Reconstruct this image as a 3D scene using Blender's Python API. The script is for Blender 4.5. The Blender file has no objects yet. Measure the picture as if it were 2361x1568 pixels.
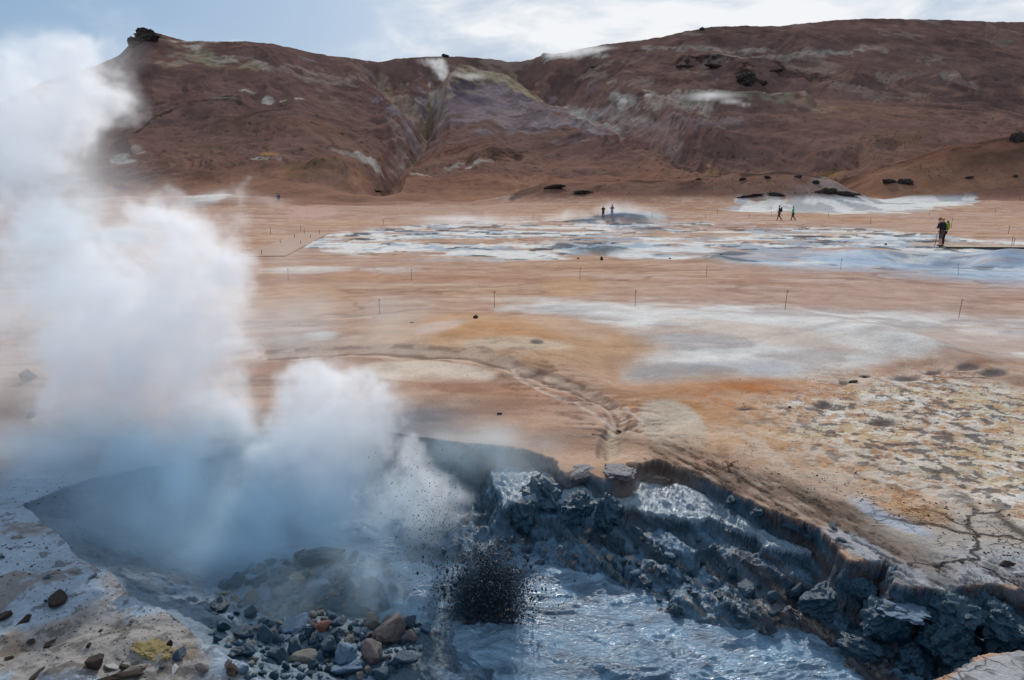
import bpy, bmesh, math, random
import numpy as np
from mathutils import Vector, Matrix
rad = math.radians
random.seed(7)
RNG = np.random.default_rng(11)
sc = bpy.context.scene
COL = sc.collection

# ------------------------------------------------------------------ camera
H0 = 3.5                      # eye height above the plain
PITCH = rad(12.1)
F = 1574.0; CX = 1180.5; CY = 784.0      # pinhole in the units of a 2361 x 1568 picture
cam_d = bpy.data.cameras.new('camera'); cam = bpy.data.objects.new('camera', cam_d); COL.objects.link(cam)
cam_d.sensor_width = 36.0; cam_d.lens = 24.0; cam_d.clip_start = 0.1; cam_d.clip_end = 5000
cam.location = (0, 0, H0); cam.rotation_euler = (rad(90) - PITCH, 0, 0)
sc.camera = cam

# ------------------------------------------------------------------ sky and sun
SUN_EL, SUN_AZ = rad(33), rad(3)          # azimuth measured from +Y towards +X
w = bpy.data.worlds.new('World'); sc.world = w; w.use_nodes = True
nt = w.node_tree; nt.nodes.clear()
def N(tree, typ, **kw):
    n = tree.nodes.new(typ)
    for k, v in kw.items():
        if k == 'ins':
            for a, b in v.items(): n.inputs[a].default_value = b
        else: setattr(n, k, v)
    return n
def L(tree, a, b): tree.links.new(a, b)
sky = N(nt, 'ShaderNodeTexSky', sky_type='NISHITA', sun_disc=False)
sky.sun_elevation = SUN_EL; sky.sun_rotation = SUN_AZ; sky.air_density = 1.0; sky.dust_density = 1.5; sky.ozone_density = 1.5
SKY_S = 0.12
tc = N(nt, 'ShaderNodeTexCoord')
mp = N(nt, 'ShaderNodeMapping'); mp.inputs['Scale'].default_value = (1.0, 1.0, 2.6); mp.inputs['Location'].default_value = (3.1, 0.4, 1.7)
L(nt, tc.outputs['Generated'], mp.inputs['Vector'])
n1 = N(nt, 'ShaderNodeTexNoise', ins={'Scale': 2.6, 'Detail': 8.0, 'Roughness': 0.52, 'Distortion': 0.35}); L(nt, mp.outputs[0], n1.inputs['Vector'])
n2 = N(nt, 'ShaderNodeTexNoise', ins={'Scale': 7.0, 'Detail': 8.0, 'Roughness': 0.55, 'Distortion': 0.3}); L(nt, mp.outputs[0], n2.inputs['Vector'])
def dirbias(px, py, lo, hi):
    a = (px - CX) / F; b = (CY - py) / F
    d = Vector((a, math.cos(PITCH) + b * math.sin(PITCH), -math.sin(PITCH) + b * math.cos(PITCH))).normalized()
    dp = N(nt, 'ShaderNodeVectorMath', operation='DOT_PRODUCT'); dp.inputs[1].default_value = d
    L(nt, tc.outputs['Generated'], dp.inputs[0])
    mr = N(nt, 'ShaderNodeMapRange', interpolation_type='SMOOTHSTEP'); L(nt, dp.outputs['Value'], mr.inputs[0])
    mr.inputs[1].default_value = math.cos(rad(lo)); mr.inputs[2].default_value = math.cos(rad(hi))
    return mr.outputs[0]
def wmath(op, a, b, clamp=False):
    m = N(nt, 'ShaderNodeMath', operation=op, use_clamp=clamp)
    for i, v in enumerate((a, b)):
        if isinstance(v, (int, float)): m.inputs[i].default_value = v
        else: L(nt, v, m.inputs[i])
    return m.outputs[0]
blue_gap = dirbias(480, 60, 19, 3)                 # the break in the cloud, over the left hill
blue_gap2 = dirbias(120, -60, 12, 2)
bright = dirbias(1500, -120, 34, 6)                # bright veil in front of the sun
cov = wmath('ADD', n1.outputs['Fac'], wmath('MULTIPLY', blue_gap, -0.50))
cov = wmath('ADD', cov, 0.21 - .16)
cov = wmath('ADD', cov, wmath('MULTIPLY', n2.outputs['Fac'], 0.32))
mrc = N(nt, 'ShaderNodeMapRange', interpolation_type='SMOOTHSTEP'); L(nt, cov, mrc.inputs[0]); mrc.inputs[1].default_value = 0.30; mrc.inputs[2].default_value = 0.72
cloudcol = N(nt, 'ShaderNodeValToRGB'); cr = cloudcol.color_ramp
cr.elements[0].position = 0.44; cr.elements[0].color = (0.40, 0.53, 0.70, 1)
cr.elements[1].position = 0.66; cr.elements[1].color = (1.0, 1.02, 1.05, 1)
e_ = cr.elements.new(0.56); e_.color = (0.66, 0.75, 0.87, 1)
cv = wmath('ADD', wmath('MULTIPLY', n2.outputs['Fac'], 0.55), wmath('MULTIPLY', n1.outputs['Fac'], 0.45))
cv = wmath('ADD', cv, wmath('MULTIPLY', bright, 0.12))
L(nt, cv, cloudcol.inputs[0])
scl = N(nt, 'ShaderNodeVectorMath', operation='SCALE'); L(nt, cloudcol.outputs[0], scl.inputs[0]); scl.inputs[3].default_value = 0.90 / SKY_S
bl = N(nt, 'ShaderNodeMixRGB', blend_type='MIX'); bl.inputs[0].default_value = 0.75
bl.inputs[2].default_value = (0.19 / SKY_S, 0.34 / SKY_S, 0.54 / SKY_S, 1); L(nt, sky.outputs[0], bl.inputs[1])
mx = N(nt, 'ShaderNodeMixRGB'); L(nt, mrc.outputs[0], mx.inputs[0]); L(nt, bl.outputs[0], mx.inputs[1]); L(nt, scl.outputs[0], mx.inputs[2])
bg = N(nt, 'ShaderNodeBackground'); bg.inputs[1].default_value = SKY_S; L(nt, mx.outputs[0], bg.inputs[0])
wo = N(nt, 'ShaderNodeOutputWorld'); L(nt, bg.outputs[0], wo.inputs[0])
sd = bpy.data.lights.new('sun', 'SUN'); sd.energy = 3.0; sd.angle = rad(2.0); sd.color = (1.0, 0.95, 0.88)
so = bpy.data.objects.new('sun', sd); COL.objects.link(so)
sund = Vector((math.sin(SUN_AZ) * math.cos(SUN_EL), math.cos(SUN_AZ) * math.cos(SUN_EL), math.sin(SUN_EL)))
so.rotation_euler = sund.to_track_quat('Z', 'Y').to_euler()
sc.view_settings.view_transform = 'Standard'; sc.view_settings.look = 'None'
sc.view_settings.exposure = 0.0; sc.view_settings.gamma = 1.0
cy = sc.cycles if hasattr(sc, 'cycles') else None
sc.render.engine = 'CYCLES'
cy = sc.cycles
cy.max_bounces = 14; cy.diffuse_bounces = 3; cy.glossy_bounces = 2; cy.volume_bounces = 11; cy.transparent_max_bounces = 8
cy.use_denoising = True
cy.volume_step_rate = 1.5; cy.volume_max_steps = 256
cy.sample_clamp_indirect = 6.0

# ------------------------------------------------------------------ tags
def tag(o, label=None, cat=None, group=None, kind=None):
    if label: o['label'] = label
    if cat: o['category'] = cat
    if group: o['group'] = group
    if kind: o['kind'] = kind
    return o
def link(name, me, parent=None, mat=None):
    o = bpy.data.objects.new(name, me); COL.objects.link(o)
    if mat is not None and me is not None and not me.materials: me.materials.append(mat)
    if parent is not None: o.parent = parent
    return o
def empty(name, loc, rz=0.0):
    o = bpy.data.objects.new(name, None); COL.objects.link(o); o.location = loc; o.rotation_euler = (0, 0, rz); o.empty_display_size = 0.2
    return o

# ------------------------------------------------------------------ numpy noise
_TAB = RNG.random((256, 256))
def vnoise(x, y, seed=0):
    x = x + seed * 17.31; y = y - seed * 9.77
    xi = np.floor(x).astype(np.int64); yi = np.floor(y).astype(np.int64)
    fx = x - xi; fy = y - yi
    fx = fx * fx * fx * (fx * (fx * 6 - 15) + 10); fy = fy * fy * fy * (fy * (fy * 6 - 15) + 10)
    x0 = xi & 255; x1 = (xi + 1) & 255; y0 = yi & 255; y1 = (yi + 1) & 255
    a = _TAB[x0, y0]; b = _TAB[x1, y0]; c = _TAB[x0, y1]; d = _TAB[x1, y1]
    return (a + (b - a) * fx) * (1 - fy) + (c + (d - c) * fx) * fy
def fbm(x, y, oct=4, seed=0, gain=0.5, ridged=False):
    s = np.zeros_like(x, dtype=float); a = 1.0; t = 0.0
    ca, sa = math.cos(0.73) * 2.03, math.sin(0.73) * 2.03
    for i in range(oct):
        n = vnoise(x, y, seed + i * 3)
        if ridged: n = 1 - np.abs(2 * n - 1)
        s += a * n; t += a; a *= gain
        x, y = ca * x - sa * y, sa * x + ca * y
    return s / t
def sst(a, b, x):
    t = np.clip((x - a) / (b - a), 0, 1); return t * t * (3 - 2 * t)
def s2l(c):
    c = np.array(c, float) / 255.0
    return np.where(c <= 0.04045, c / 12.92, ((c + 0.055) / 1.055) ** 2.4)

# ------------------------------------------------------------------ picture <-> world
cP, sP = math.cos(PITCH), math.sin(PITCH)
def te(px, py):
    a = (np.asarray(px, float) - CX) / F; b = (CY - np.asarray(py, float)) / F
    k = cP + b * sP
    return a / k, (-sP + b * cP) / k
def proj(t, e):
    b = (sP + e * cP) / (cP - e * sP); a = t * (cP + b * sP)
    return CX + F * a, CY - F * b
def plane_pt(px, py, z=0.0):
    t, e = te(px, py); Y = (z - H0) / e
    return np.stack([t * Y, Y], -1)

# ------------------------------------------------------------------ terrain grid (rows of constant Y, columns of constant X/Y)
NC = 1560
T = np.concatenate([np.linspace(-1.25, -0.90, 60, endpoint=False), np.linspace(-0.90, 0.90, NC - 120), np.linspace(0.90, 1.25, 61)[1:]])
NC = len(T)
def Yof(py): return -H0 / te(0, py)[1]
ys = [Yof(v) for v in np.arange(1950, 1580, -4)] + [Yof(v) for v in np.arange(1580, 980, -1.35)] + [Yof(v) for v in np.arange(980, 500, -1.7)]
y_last = ys[-1]
TOE = 160.0
ys += list(np.linspace(y_last, TOE, 56)[1:])
n_ground = len(ys)
NH = 330
SKYP = [(-600, 420), (-300, 330), (0, 237), (100, 190), (240, 145), (275, 128), (303, 100), (318, 84), (335, 72), (372, 80), (395, 86), (430, 97), (480, 96), (560, 97), (640, 105), (700, 118), (760, 128), (800, 134), (870, 140), (890, 138), (910, 134),
        (960, 132), (1000, 130), (1040, 130), (1060, 131), (1100, 133), (1170, 140), (1200, 139), (1240, 131), (1258, 124), (1310, 119), (1380, 104), (1430, 98), (1500, 90), (1560, 76), (1600, 70), (1640, 62), (1700, 62), (1800, 62), (1850, 56), (1900, 50), (1960, 45),
        (2000, 43), (2080, 44), (2150, 46), (2200, 47), (2260, 50), (2361, 52), (2600, 60), (3000, 90)]
sk_t, sk_e = te([p[0] for p in SKYP], [p[1] for p in SKYP])
e_sky = np.interp(T, sk_t, sk_e)
e_sky = e_sky + (fbm(T * 90, T * 0, 4, 5) - 0.5) * 0.0022
yr_t, _ = te([-400, 300, 800, 1180, 1500, 2000, 2800], [100] * 7)
Yridge = np.interp(T, yr_t, [400, 390, 470, 560, 520, 500, 500])
e_toe = (1.8 - H0) / TOE
s_rows = np.linspace(0, 1, NH + 1)[1:]
S_BACK = np.linspace(1.02, 1.6, 30)

TT = T[None, :]
# ground rows
YG = np.array(ys)[:, None] * np.ones((1, NC)); XG = YG * TT
ZGb = 1.8 * sst(95, TOE, YG) ** 1.0 * np.ones_like(YG)
# hill rows
YH = TOE + (Yridge[None, :] - TOE) * s_rows[:, None]
_k = np.exp(-np.linspace(-2.5, 2.5, 181) ** 2); _k /= _k.sum()
e_smooth = np.convolve(np.pad(e_sky, 90, 'edge'), _k, 'valid')
EH = e_toe + (e_smooth[None, :] - e_toe) * s_rows[:, None] ** 0.93 + (e_sky - e_smooth)[None, :] * s_rows[:, None] ** 7
ZHb = H0 + YH * EH
XH = YH * TT
pxH, pyH = proj(TT * np.ones_like(EH), EH)
pxG, pyG = proj(TT * np.ones_like(YG), (ZGb - H0) / YG)

# helpers on pixel-like coordinates of the smooth base surface
def poly_dist(px, py, pts, ax=1.0, ay=1.0):
    d = np.full(px.shape, 1e9)
    for (x0, y0), (x1, y1) in zip(pts[:-1], pts[1:]):
        vx, vy = (x1 - x0) * ax, (y1 - y0) * ay
        qx, qy = (px - x0) * ax, (py - y0) * ay
        t = np.clip((qx * vx + qy * vy) / (vx * vx + vy * vy + 1e-9), 0, 1)
        d = np.minimum(d, np.hypot(qx - t * vx, qy - t * vy))
    return d
def inside(px, py, pts):
    c = np.zeros(px.shape, bool); n = len(pts)
    for i in range(n):
        x0, y0 = pts[i]; x1, y1 = pts[(i + 1) % n]
        if y0 == y1: continue
        cond = ((y0 > py) != (y1 > py)) & (px < (x1 - x0) * (py - y0) / (y1 - y0) + x0)
        c ^= cond
    return c
def sdf(px, py, pts):
    d = poly_dist(px, py, list(pts) + [pts[0]])
    return np.where(inside(px, py, pts), -d, d)

# ================================================================== HILL relief
rel = np.zeros_like(ZHb)
def ridge(pts, wdt, amp, pw=1.0, ay=1.0):
    global rel
    d = poly_dist(pxw, pyw, pts, 1.0, ay)
    rel += amp * np.clip(1 - d / wdt, 0, 1) ** pw
wob = (fbm(XH / 34, YH / 60, 5, 2) - 0.5) * 42
wob2 = (fbm(XH / 34, YH / 60, 5, 9) - 0.5) * 34
pxw = pxH + wob; pyw = pyH + wob2
# gullies
ridge([(880, 160), (925, 195), (985, 245), (972, 290), (948, 335), (905, 372), (885, 395)], 62, -11, 0.9)
ridge([(1012, 178), (1000, 215), (985, 245)], 36, -9)
ridge([(965, 300), (935, 340), (903, 368)], 26, -7, 0.8)
ridge([(1205, 150), (1230, 195), (1285, 212), (1345, 245), (1405, 275), (1460, 305), (1540, 330), (1605, 352), (1700, 368), (1790, 384), (1830, 394)], 52, -9, 0.9)
ridge([(1830, 394), (1870, 388), (1930, 372), (1980, 365)], 26, -5)
ridge([(1330, 150), (1290, 190), (1270, 205)], 34, -6)
# spurs
ridge([(1050, 182), (1120, 185), (1220, 212), (1320, 245), (1420, 292), (1520, 335)], 60, 3.5, 1.3)
ridge([(1060, 190), (1030, 250), (985, 310), (930, 368)], 46, 3, 1.2)
ridge([(1125, 300), (1130, 380)], 120, 4, 1.6)
ridge([(940, 156), (1060, 156), (1200, 163)], 24, -4)
ridge([(820, 160), (870, 215), (905, 270), (910, 330)], 80, 4, 1.4)
ridge([(620, 130), (680, 240), (700, 330)], 260, 6, 1.7)
ridge([(330, 92), (430, 170), (520, 300)], 200, 2, 1.7)
ridge([(1560, 240), (1700, 244), (1850, 250)], 26, 6, 1.0)
ridge([(1440, 200), (1500, 235), (1560, 300), (1600, 330)], 70, 4, 1.3)
ridge([(1570, 150), (1680, 152), (1790, 162)], 20, 3.5, 1.0)
ridge([(300, 330), (420, 268), (560, 250)], 20, 2.5)
ridge([(1690, 195), (1740, 190)], 26, 3.5)
ridge([(1700, 60), (2000, 130), (2361, 150)], 200, 4, 1.5)
ridge([(2361, 240), (2000, 230), (1800, 215)], 60, -4, 1.5)
# badland rills on the flanks of the gullies, and broad roughness everywhere
gul = poly_dist(pxH, pyH, [(880, 160), (985, 245), (905, 372)]); gul2 = poly_dist(pxH, pyH, [(1215, 160), (1405, 275), (1605, 352)])
gmask = np.clip(1 - np.minimum(gul, gul2) / 130, 0, 1)
right_rill = np.exp(-((pxH - 1500) / 120) ** 2 - ((pyH - 275) / 60) ** 2)
u = (pxH * 0.75 + pyH * 0.65) / 15.0
rill = fbm(u, (pxH - pyH) / 120, 3, 21, ridged=True) - 0.6
rel += rill * 2.4 * np.clip(gmask + right_rill, 0, 1)
rel += (fbm(XH / 90, YH / 110, 5, 31) - 0.5) * 7 * sst(0, 0.25, s_rows)[:, None]
rel += (fbm(XH / 16, YH / 22, 4, 35) - 0.5) * 1.5
rel += (fbm(XH / 17 + (fbm(XH / 40, YH / 40, 3, 48) - .5) * 3, YH / 75, 5, 47, gain=.55, ridged=True) - .62) * 5.0 * sst(.36, .6, fbm(XH / 80, YH / 80, 3, 49) + .15 * s_rows[:, None])
rel += (fbm(XH / 5, YH / 7, 3, 37, ridged=True) - 0.5) * 0.4
rel += np.where(fbm(XH / 30, YH / 45, 4, 41) > 0.56, 1.0, 0) * (fbm(XH / 6, YH / 8, 3, 43) - 0.3) * 0.9
fade = sst(1.0, 0.90, s_rows)[:, None] * 0.88 + 0.12           # keeps the crest where it is
fade_l = sst(0.0, 0.08, s_rows)[:, None]
ZH = ZHb + rel * fade * fade_l
# back side of the mountain
YB = TOE + (Yridge[None, :] - TOE) * S_BACK[:, None]
ZB = ZH[-1][None, :] - (YB - Yridge[None, :]) * 0.35 - 3
XB = YB * TT

def fans(X, Y):
    f = (fbm(X / 42, Y / 26, 4, 241) - .42) * 5.0 * sst(105, 150, Y) * sst(250, 190, Y)
    return f * sst(.55, .1, np.abs(X / Y + .15) * 0 + 0)
ZGb = ZGb + np.maximum(fans(XG, YG), -.6); ZH = ZH + np.maximum(fans(XH, YH), -.6)
# nearer low mounds standing in front of the hill foot (two crests)
def crest_bump(X, Y, pts, Yc, wf, wb, seed, rough=1.0):
    """a low rise whose crest follows pts at distance Yc"""
    t, e = te([p[0] for p in pts], [p[1] for p in pts])
    xs = X / Yc
    zc = np.interp(xs, t, H0 + e * Yc, left=H0 + e[0] * Yc, right=H0 + e[-1] * Yc)
    yc = Yc + (fbm(X / 25, X * 0, 2, seed) - 0.5) * 16
    d = (Y - yc)
    prof = np.where(d < 0, np.exp(-(d / wf) ** 2), np.exp(-(d / wb) ** 2))
    return zc * prof + (fbm(X / 7, Y / 7, 4, seed + 4) - 0.5) * 1.6 * prof * rough
bumps = [([(900, 476), (1080, 468), (1180, 452), (1250, 428), (1340, 421), (1450, 416), (1550, 410), (1640, 404), (1760, 402), (1880, 404), (1905, 416), (1935, 436), (1970, 456), (2020, 474)], 150, 17, 16, 51),
         ([(1800, 472), (1900, 462), (1945, 448), (1990, 422), (2030, 400), (2080, 384), (2120, 372), (2190, 352), (2240, 336), (2300, 325), (2361, 314), (2500, 290), (2800, 260)], 176, 20, 40, 61)]
for pts, Yc, wf, wb, sd_ in bumps:
    ZGb = np.where(YG > 90, np.maximum(ZGb, crest_bump(XG, YG, pts, Yc, wf, wb, sd_)), ZGb)
    ZH = np.where(YH < 300, np.maximum(ZH, crest_bump(XH, YH, pts, Yc, wf, wb, sd_)), ZH)

# ================================================================== GROUND relief (plain)
def gauss(cx, cy, rx, ry, rot=0.0, px=None, py=None):
    px = pxG if px is None else px; py = pyG if py is None else py
    c, s_ = math.cos(rad(rot)), math.sin(rad(rot))
    dx, dy = px - cx, py - cy
    return np.exp(-(((c * dx + s_ * dy) / rx) ** 2 + ((-s_ * dx + c * dy) / ry) ** 2))
ZG = ZGb.copy()
near = YG < 60
ZG += (fbm(XG / 9, YG / 9, 4, 71) - 0.5) * 0.22 * sst(8, 25, YG)
ZG += (fbm(XG / 1.7, YG / 1.7, 4, 73) - 0.5) * 0.05 * sst(5, 12, YG)
ZG += 0.30 * gauss(1150, 790, 320, 55) + 0.22 * gauss(1750, 770, 340, 40, 6) + 0.35 * gauss(2050, 800, 260, 26, 12) - 0.14 * gauss(1420, 850, 90, 30, 20)
ZG += 1.15 * gauss(1435, 507, 66, 5.5) + 0.7 * gauss(1500, 503, 22, 5) + 0.8 * gauss(1340, 513, 40, 3) * 0.4
ZG += 0.35 * gauss(1490, 533, 40, 5) + 0.3 * gauss(1395, 579, 50, 4) - 0.3 * gauss(1395, 584, 60, 4)
ZG += 0.55 * gauss(2330, 596, 80, 12) + 0.35 * gauss(2000, 588, 90, 9) - 0.45 * gauss(2200, 603, 60, 8) - 0.4 * gauss(2100, 596, 60, 6) + 0.3 * gauss(1650, 605, 60, 6)
band = sst(40, 0, np.abs(pyG - 565)) * sst(600, 760, pxG)
ZG += (fbm(XG / 1.6, YG / 1.6, 4, 77, ridged=True) - 0.5) * 0.22 * band
crust = np.clip(gauss(2130, 1030, 330, 95, 10) * 1.5 + gauss(2250, 940, 230, 60, 5) * 1.2 + gauss(2330, 1140, 170, 50, 25) + gauss(2090, 1160, 80, 28, 20) * 1.2 + gauss(1870, 940, 60, 14), 0, 1)
crust *= sst(0.36, 0.6, fbm(XG / 1.3, YG / 1.3, 4, 81) + 0.25 * crust)
ZG += (fbm(XG / 0.35, YG / 0.35, 5, 83, ridged=True) - 0.5) * 0.055 * crust
# dried stream channel running down into the pit
chan = [(620, 822), (800, 818), (960, 826), (1100, 838), (1180, 852), (1260, 878), (1330, 895), (1395, 930), (1430, 965), (1415, 1000), (1408, 1048)]
dch = poly_dist(pxG + (fbm(XG, YG, 3, 87) - .5) * 30, pyG + (fbm(XG, YG, 3, 88) - .5) * 14, chan, 1.0, 2.2)
ZG -= 0.10 * sst(34, 0, dch)
chan2 = [(1180, 852), (1250, 905), (1330, 925), (1400, 975), (1440, 990), (1470, 970), (1430, 935)]
dch2 = poly_dist(pxG + (fbm(XG * 1.3, YG * 1.3, 3, 89) - .5) * 40, pyG, chan2, 1.0, 2.0)
rills_c = fbm((pxG - 1.8 * (pyG - 820)) / 60, pyG / 9, 3, 91, ridged=True)
zone_ch = np.clip(gauss(1290, 900, 190, 60, 25) + gauss(1440, 970, 90, 50), 0, 1)
ZG -= 0.035 * sst(0.62, 0.85, rills_c) * zone_ch + 0.03 * sst(14, 0, dch2)

# ---- pit
P0 = [(60, 1160), (130, 1128), (200, 1104), (400, 1062), (570, 1040), (760, 1010), (900, 994), (1000, 1012), (1080, 1022), (1180, 1030), (1285, 1062), (1300, 1092), (1345, 1078), (1385, 1100), (1420, 1098), (1455, 1072), (1520, 1060), (1580, 1080), (1640, 1105), (1700, 1138), (1790, 1172), (1860, 1203),
      (1915, 1240), (1945, 1268), (1962, 1290), (2045, 1289), (2060, 1318), (2052, 1338), (2090, 1356), (2110, 1345), (2185, 1362), (2250, 1344), (2361, 1350), (2500, 1420), (2520, 1500), (2361, 1492), (2290, 1505), (2230, 1525), (2190, 1552), (2160, 1600), (2130, 1750),
      (1500, 1950), (760, 1850), (650, 1660), (598, 1575), (560, 1532), (505, 1492), (450, 1455), (370, 1405), (300, 1362), (245, 1325), (190, 1282), (130, 1225), (85, 1190)]
T1 = [(1130, 1085), (1160, 1040), (1300, 1060), (1480, 1060), (1640, 1090), (1800, 1150), (1950, 1230), (2010, 1290), (1965, 1300), (1938, 1288), (1880, 1262), (1765, 1252), (1742, 1226), (1690, 1212), (1640, 1192), (1570, 1188), (1500, 1180), (1452, 1162), (1400, 1166), (1350, 1180), (1302, 1158), (1262, 1138), (1200, 1150), (1160, 1158)]
T2 = [(1180, 1180), (1440, 1215), (1500, 1240), (1580, 1262), (1640, 1258), (1700, 1285), (1760, 1315), (1850, 1325), (1930, 1350), (2000, 1370), (2100, 1300), (1800, 1180), (1400, 1100), (1150, 1100)]
T3 = [(900, 1200), (960, 1260), (1100, 1268), (1240, 1262), (1330, 1290), (1440, 1300), (1500, 1345), (1560, 1385), (1660, 1405), (1780, 1412), (1900, 1432), (1965, 1470), (1975, 1505), (2060, 1545), (2120, 1568), (2200, 1700), (2500, 1600), (2500, 1350), (2000, 1250), (1600, 1100), (1100, 1050)]
W0 = plane_pt([p[0] for p in P0], [p[1] for p in P0], 0.0)
W1 = plane_pt([p[0] for p in T1], [p[1] for p in T1], -0.23)
W2 = plane_pt([p[0] for p in T2], [p[1] for p in T2], -0.42)
W3 = plane_pt([p[0] for p in T3], [p[1] for p in T3], -0.64)
MUD_Z = -0.75
rsel = np.array(ys) < 16.0
nr = int(rsel.sum())
X = XG[:nr]; Y = YG[:nr]; PX = pxG[:nr]; PY = pyG[:nr]
csel = (np.abs(X) < 9)
jag = (fbm(X * 2.2, Y * 2.2, 5, 101) - 0.5)
jag2 = (fbm(X * 7, Y * 7, 4, 103) - 0.5)
def wsdf(Wp): return sdf(X, Y, [tuple(p) for p in Wp])
right = sst(900, 1250, PX)
d0 = wsdf(W0)
leftbank = sst(1.2, 0.0, np.abs(poly_dist(X, Y, [tuple(p) for p in W0[-14:]])))
d0n = d0 + jag * (0.15 + 0.12 * right) + jag2 * (0.015 + 0.07 * right)
steep = 0.6 + 2.4 * right
deep = np.maximum(0, -d0n)                                   # metres inside the rim
lumps = (fbm(X * 3.3, Y * 3.3, 5, 105, ridged=True) - 0.55)
z_gr = ZG[:nr] - deep * steep - 0.04 * sst(0, .05, deep) + lumps * 0.22 * sst(0.02, 0.2, deep) * right + (fbm(X * 9, Y * 9, 3, 107) - .5) * 0.10 * sst(0.02, .2, deep)
d1 = wsdf(W1) + jag * 0.16 + jag2 * 0.10
z1 = -0.19 - 0.06 * sst(-0.5, 0, d1) + (fbm(X * 2, Y * 2, 4, 109) - .5) * 0.08 + (fbm(X * 9, Y * 9, 4, 110) - .5) * 0.04 - np.maximum(0, d1) * 2.4 + lumps * 0.16 * sst(0, 0.1, d1)
d2 = wsdf(W2) + jag * 0.2 + jag2 * 0.10
z2 = -0.42 + (fbm(X * 4, Y * 4, 5, 111) - .5) * 0.14 - np.maximum(0, d2) * 1.6 + lumps * 0.06
d3 = wsdf(W3) + jag * 0.30 + jag2 * 0.2
z3 = -0.64 + (fbm(X * 3, Y * 3, 5, 113, ridged=True) - .55) * 0.20 - np.maximum(0, d3) * 1.0 + jag2 * 0.10
HEAP = [(735, 1300, -0.48, 1.0), (700, 1450, -0.42, 1.0), (850, 1530, -0.46, 1.1), (930, 1480, -0.62, .8)]
z_heap = np.full_like(X, -2.0)
for hx, hy, hz, hr in HEAP:
    c = plane_pt(hx, hy, hz)
    q = ((X - c[0]) / (0.95 * hr)) ** 2 + ((Y - c[1]) / (0.70 * hr)) ** 2
    z_heap = np.maximum(z_heap, -1.0 + (hz + 1.0) * np.exp(-q * 0.8))
z_heap += (fbm(X * 5, Y * 5, 4, 117) - .5) * 0.14
z_floor = np.maximum(-1.05 + 0 * X, z_heap)
inpit = d0n < 0
zin = np.maximum.reduce([z_gr, z1, z2, z3, z_floor])
zin = np.minimum(zin, ZG[:nr] + 0.03)
outer = ZG[:nr] + 0.03 * sst(-0.4, 0, -d0n) * 0
ZG[:nr] = np.where(inpit, zin, ZG[:nr])
# clods and slump marks on the pit sides (noise that also runs down the walls)
zz = ZG[:nr]; ux, uy = X + 1.7 * zz, Y - 2.3 * zz
slopy = np.abs(np.gradient(zz, axis=0) / np.maximum(np.gradient(Y, axis=0), 1e-4)); slopy = sst(0.3, 1.2, slopy) * (deep > 0.01)
dis = (fbm(ux * 4, uy * 4, 5, 301, ridged=True) - .6) * 0.20 + (fbm(ux * 13, uy * 13, 4, 303) - .5) * 0.09
right3 = 0.25 + 0.75 * right
YG[:nr] += -dis * slopy * right3 * 0.9 * 0.5
XG[:nr] += (fbm(ux * 7, uy * 7, 4, 305) - .5) * 0.04 * slopy * right3
ZG[:nr] += dis * sst(0.02, 0.25, deep) * right3 * 0.6
# bank in the near left corner: slightly domed, stony
bank = (d0 > 0) & (X < 0) & (Y < 8)
ZG[:nr] += np.where(bank, (fbm(X * 1.6, Y * 1.6, 4, 121) - .5) * 0.26 * sst(0, .4, d0) + (fbm(X * 12, Y * 12, 4, 123) - .5) * 0.03, 0)
nb = (d0 > 0) & (X > 1.5) & (Y < 12)
ZG[:nr] += np.where(nb, (fbm(X * 14, Y * 14, 3, 125) - .5) * 0.018, 0)

# ================================================================== colour of the ground
K = 1.0
def col(r, g, b): return s2l((r, g, b))
def mixc(C, m, c):
    m = np.clip(m, 0, 1)[..., None]; return C * (1 - m) + np.asarray(c) * m
TAN = col(188, 150, 122); TAN2 = col(172, 126, 100); PINK = col(186, 152, 132); OCH = col(194, 152, 114); ORG = col(186, 130, 78); WHT = col(222, 218, 212); GRY = col(186, 180, 178); BLG = col(120, 140, 160); DKB = col(58, 66, 76); BRN = col(140, 100, 80)
n_big = fbm(XG / 14, YG / 14, 5, 131); n_mid = fbm(XG / 2.6, YG / 2.6, 5, 133); n_fine = fbm(XG / 0.5, YG / 0.5, 4, 135)
n_str = fbm(XG / 7, YG / 1.6, 5, 137)
C = np.ones(XG.shape + (3,)) * TAN
C = mixc(C, sst(0.40, 0.62, n_big), PINK)
C = mixc(C, sst(0.50, 0.62, n_str) * 0.55, TAN2)
C = mixc(C, sst(500, 455, pyG) * 0.65, col(165, 118, 96))
C = mixc(C, sst(0.52, 0.66, fbm(XG / 3.2, YG / .9, 5, 136)) * .35, col(150, 112, 92)); C = mixc(C, sst(0.54, 0.70, fbm(XG / 2.2, YG / .8, 5, 138)) * .35, col(212, 188, 170))
C = mixc(C, sst(0.5, 0.68, fbm(XG / 20, YG / 5, 4, 139)) * sst(560, 640, pyG) * 0.3, OCH)
def patch(cx, cy, rx, ry, color, st=1.0, rot=0.0, soft=0.35, sharp=0.38, ns=None, px=None, py=None):
    """ragged-edged patch: an ellipse broken up by noise"""
    global C
    c, s_ = math.cos(rad(rot)), math.sin(rad(rot))
    dx, dy = pxG - cx, pyG - cy
    d = np.sqrt(((c * dx + s_ * dy) / rx) ** 2 + ((-s_ * dx + c * dy) / ry) ** 2)
    n = (n_mid * .55 + n_fine * .2 + n_str * .25) if ns is None else ns
    m = sst(1 + sharp, 1 - sharp, d + (n - 0.5) * soft * 4)
    C = mixc(C, m * st, color); return m
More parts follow.
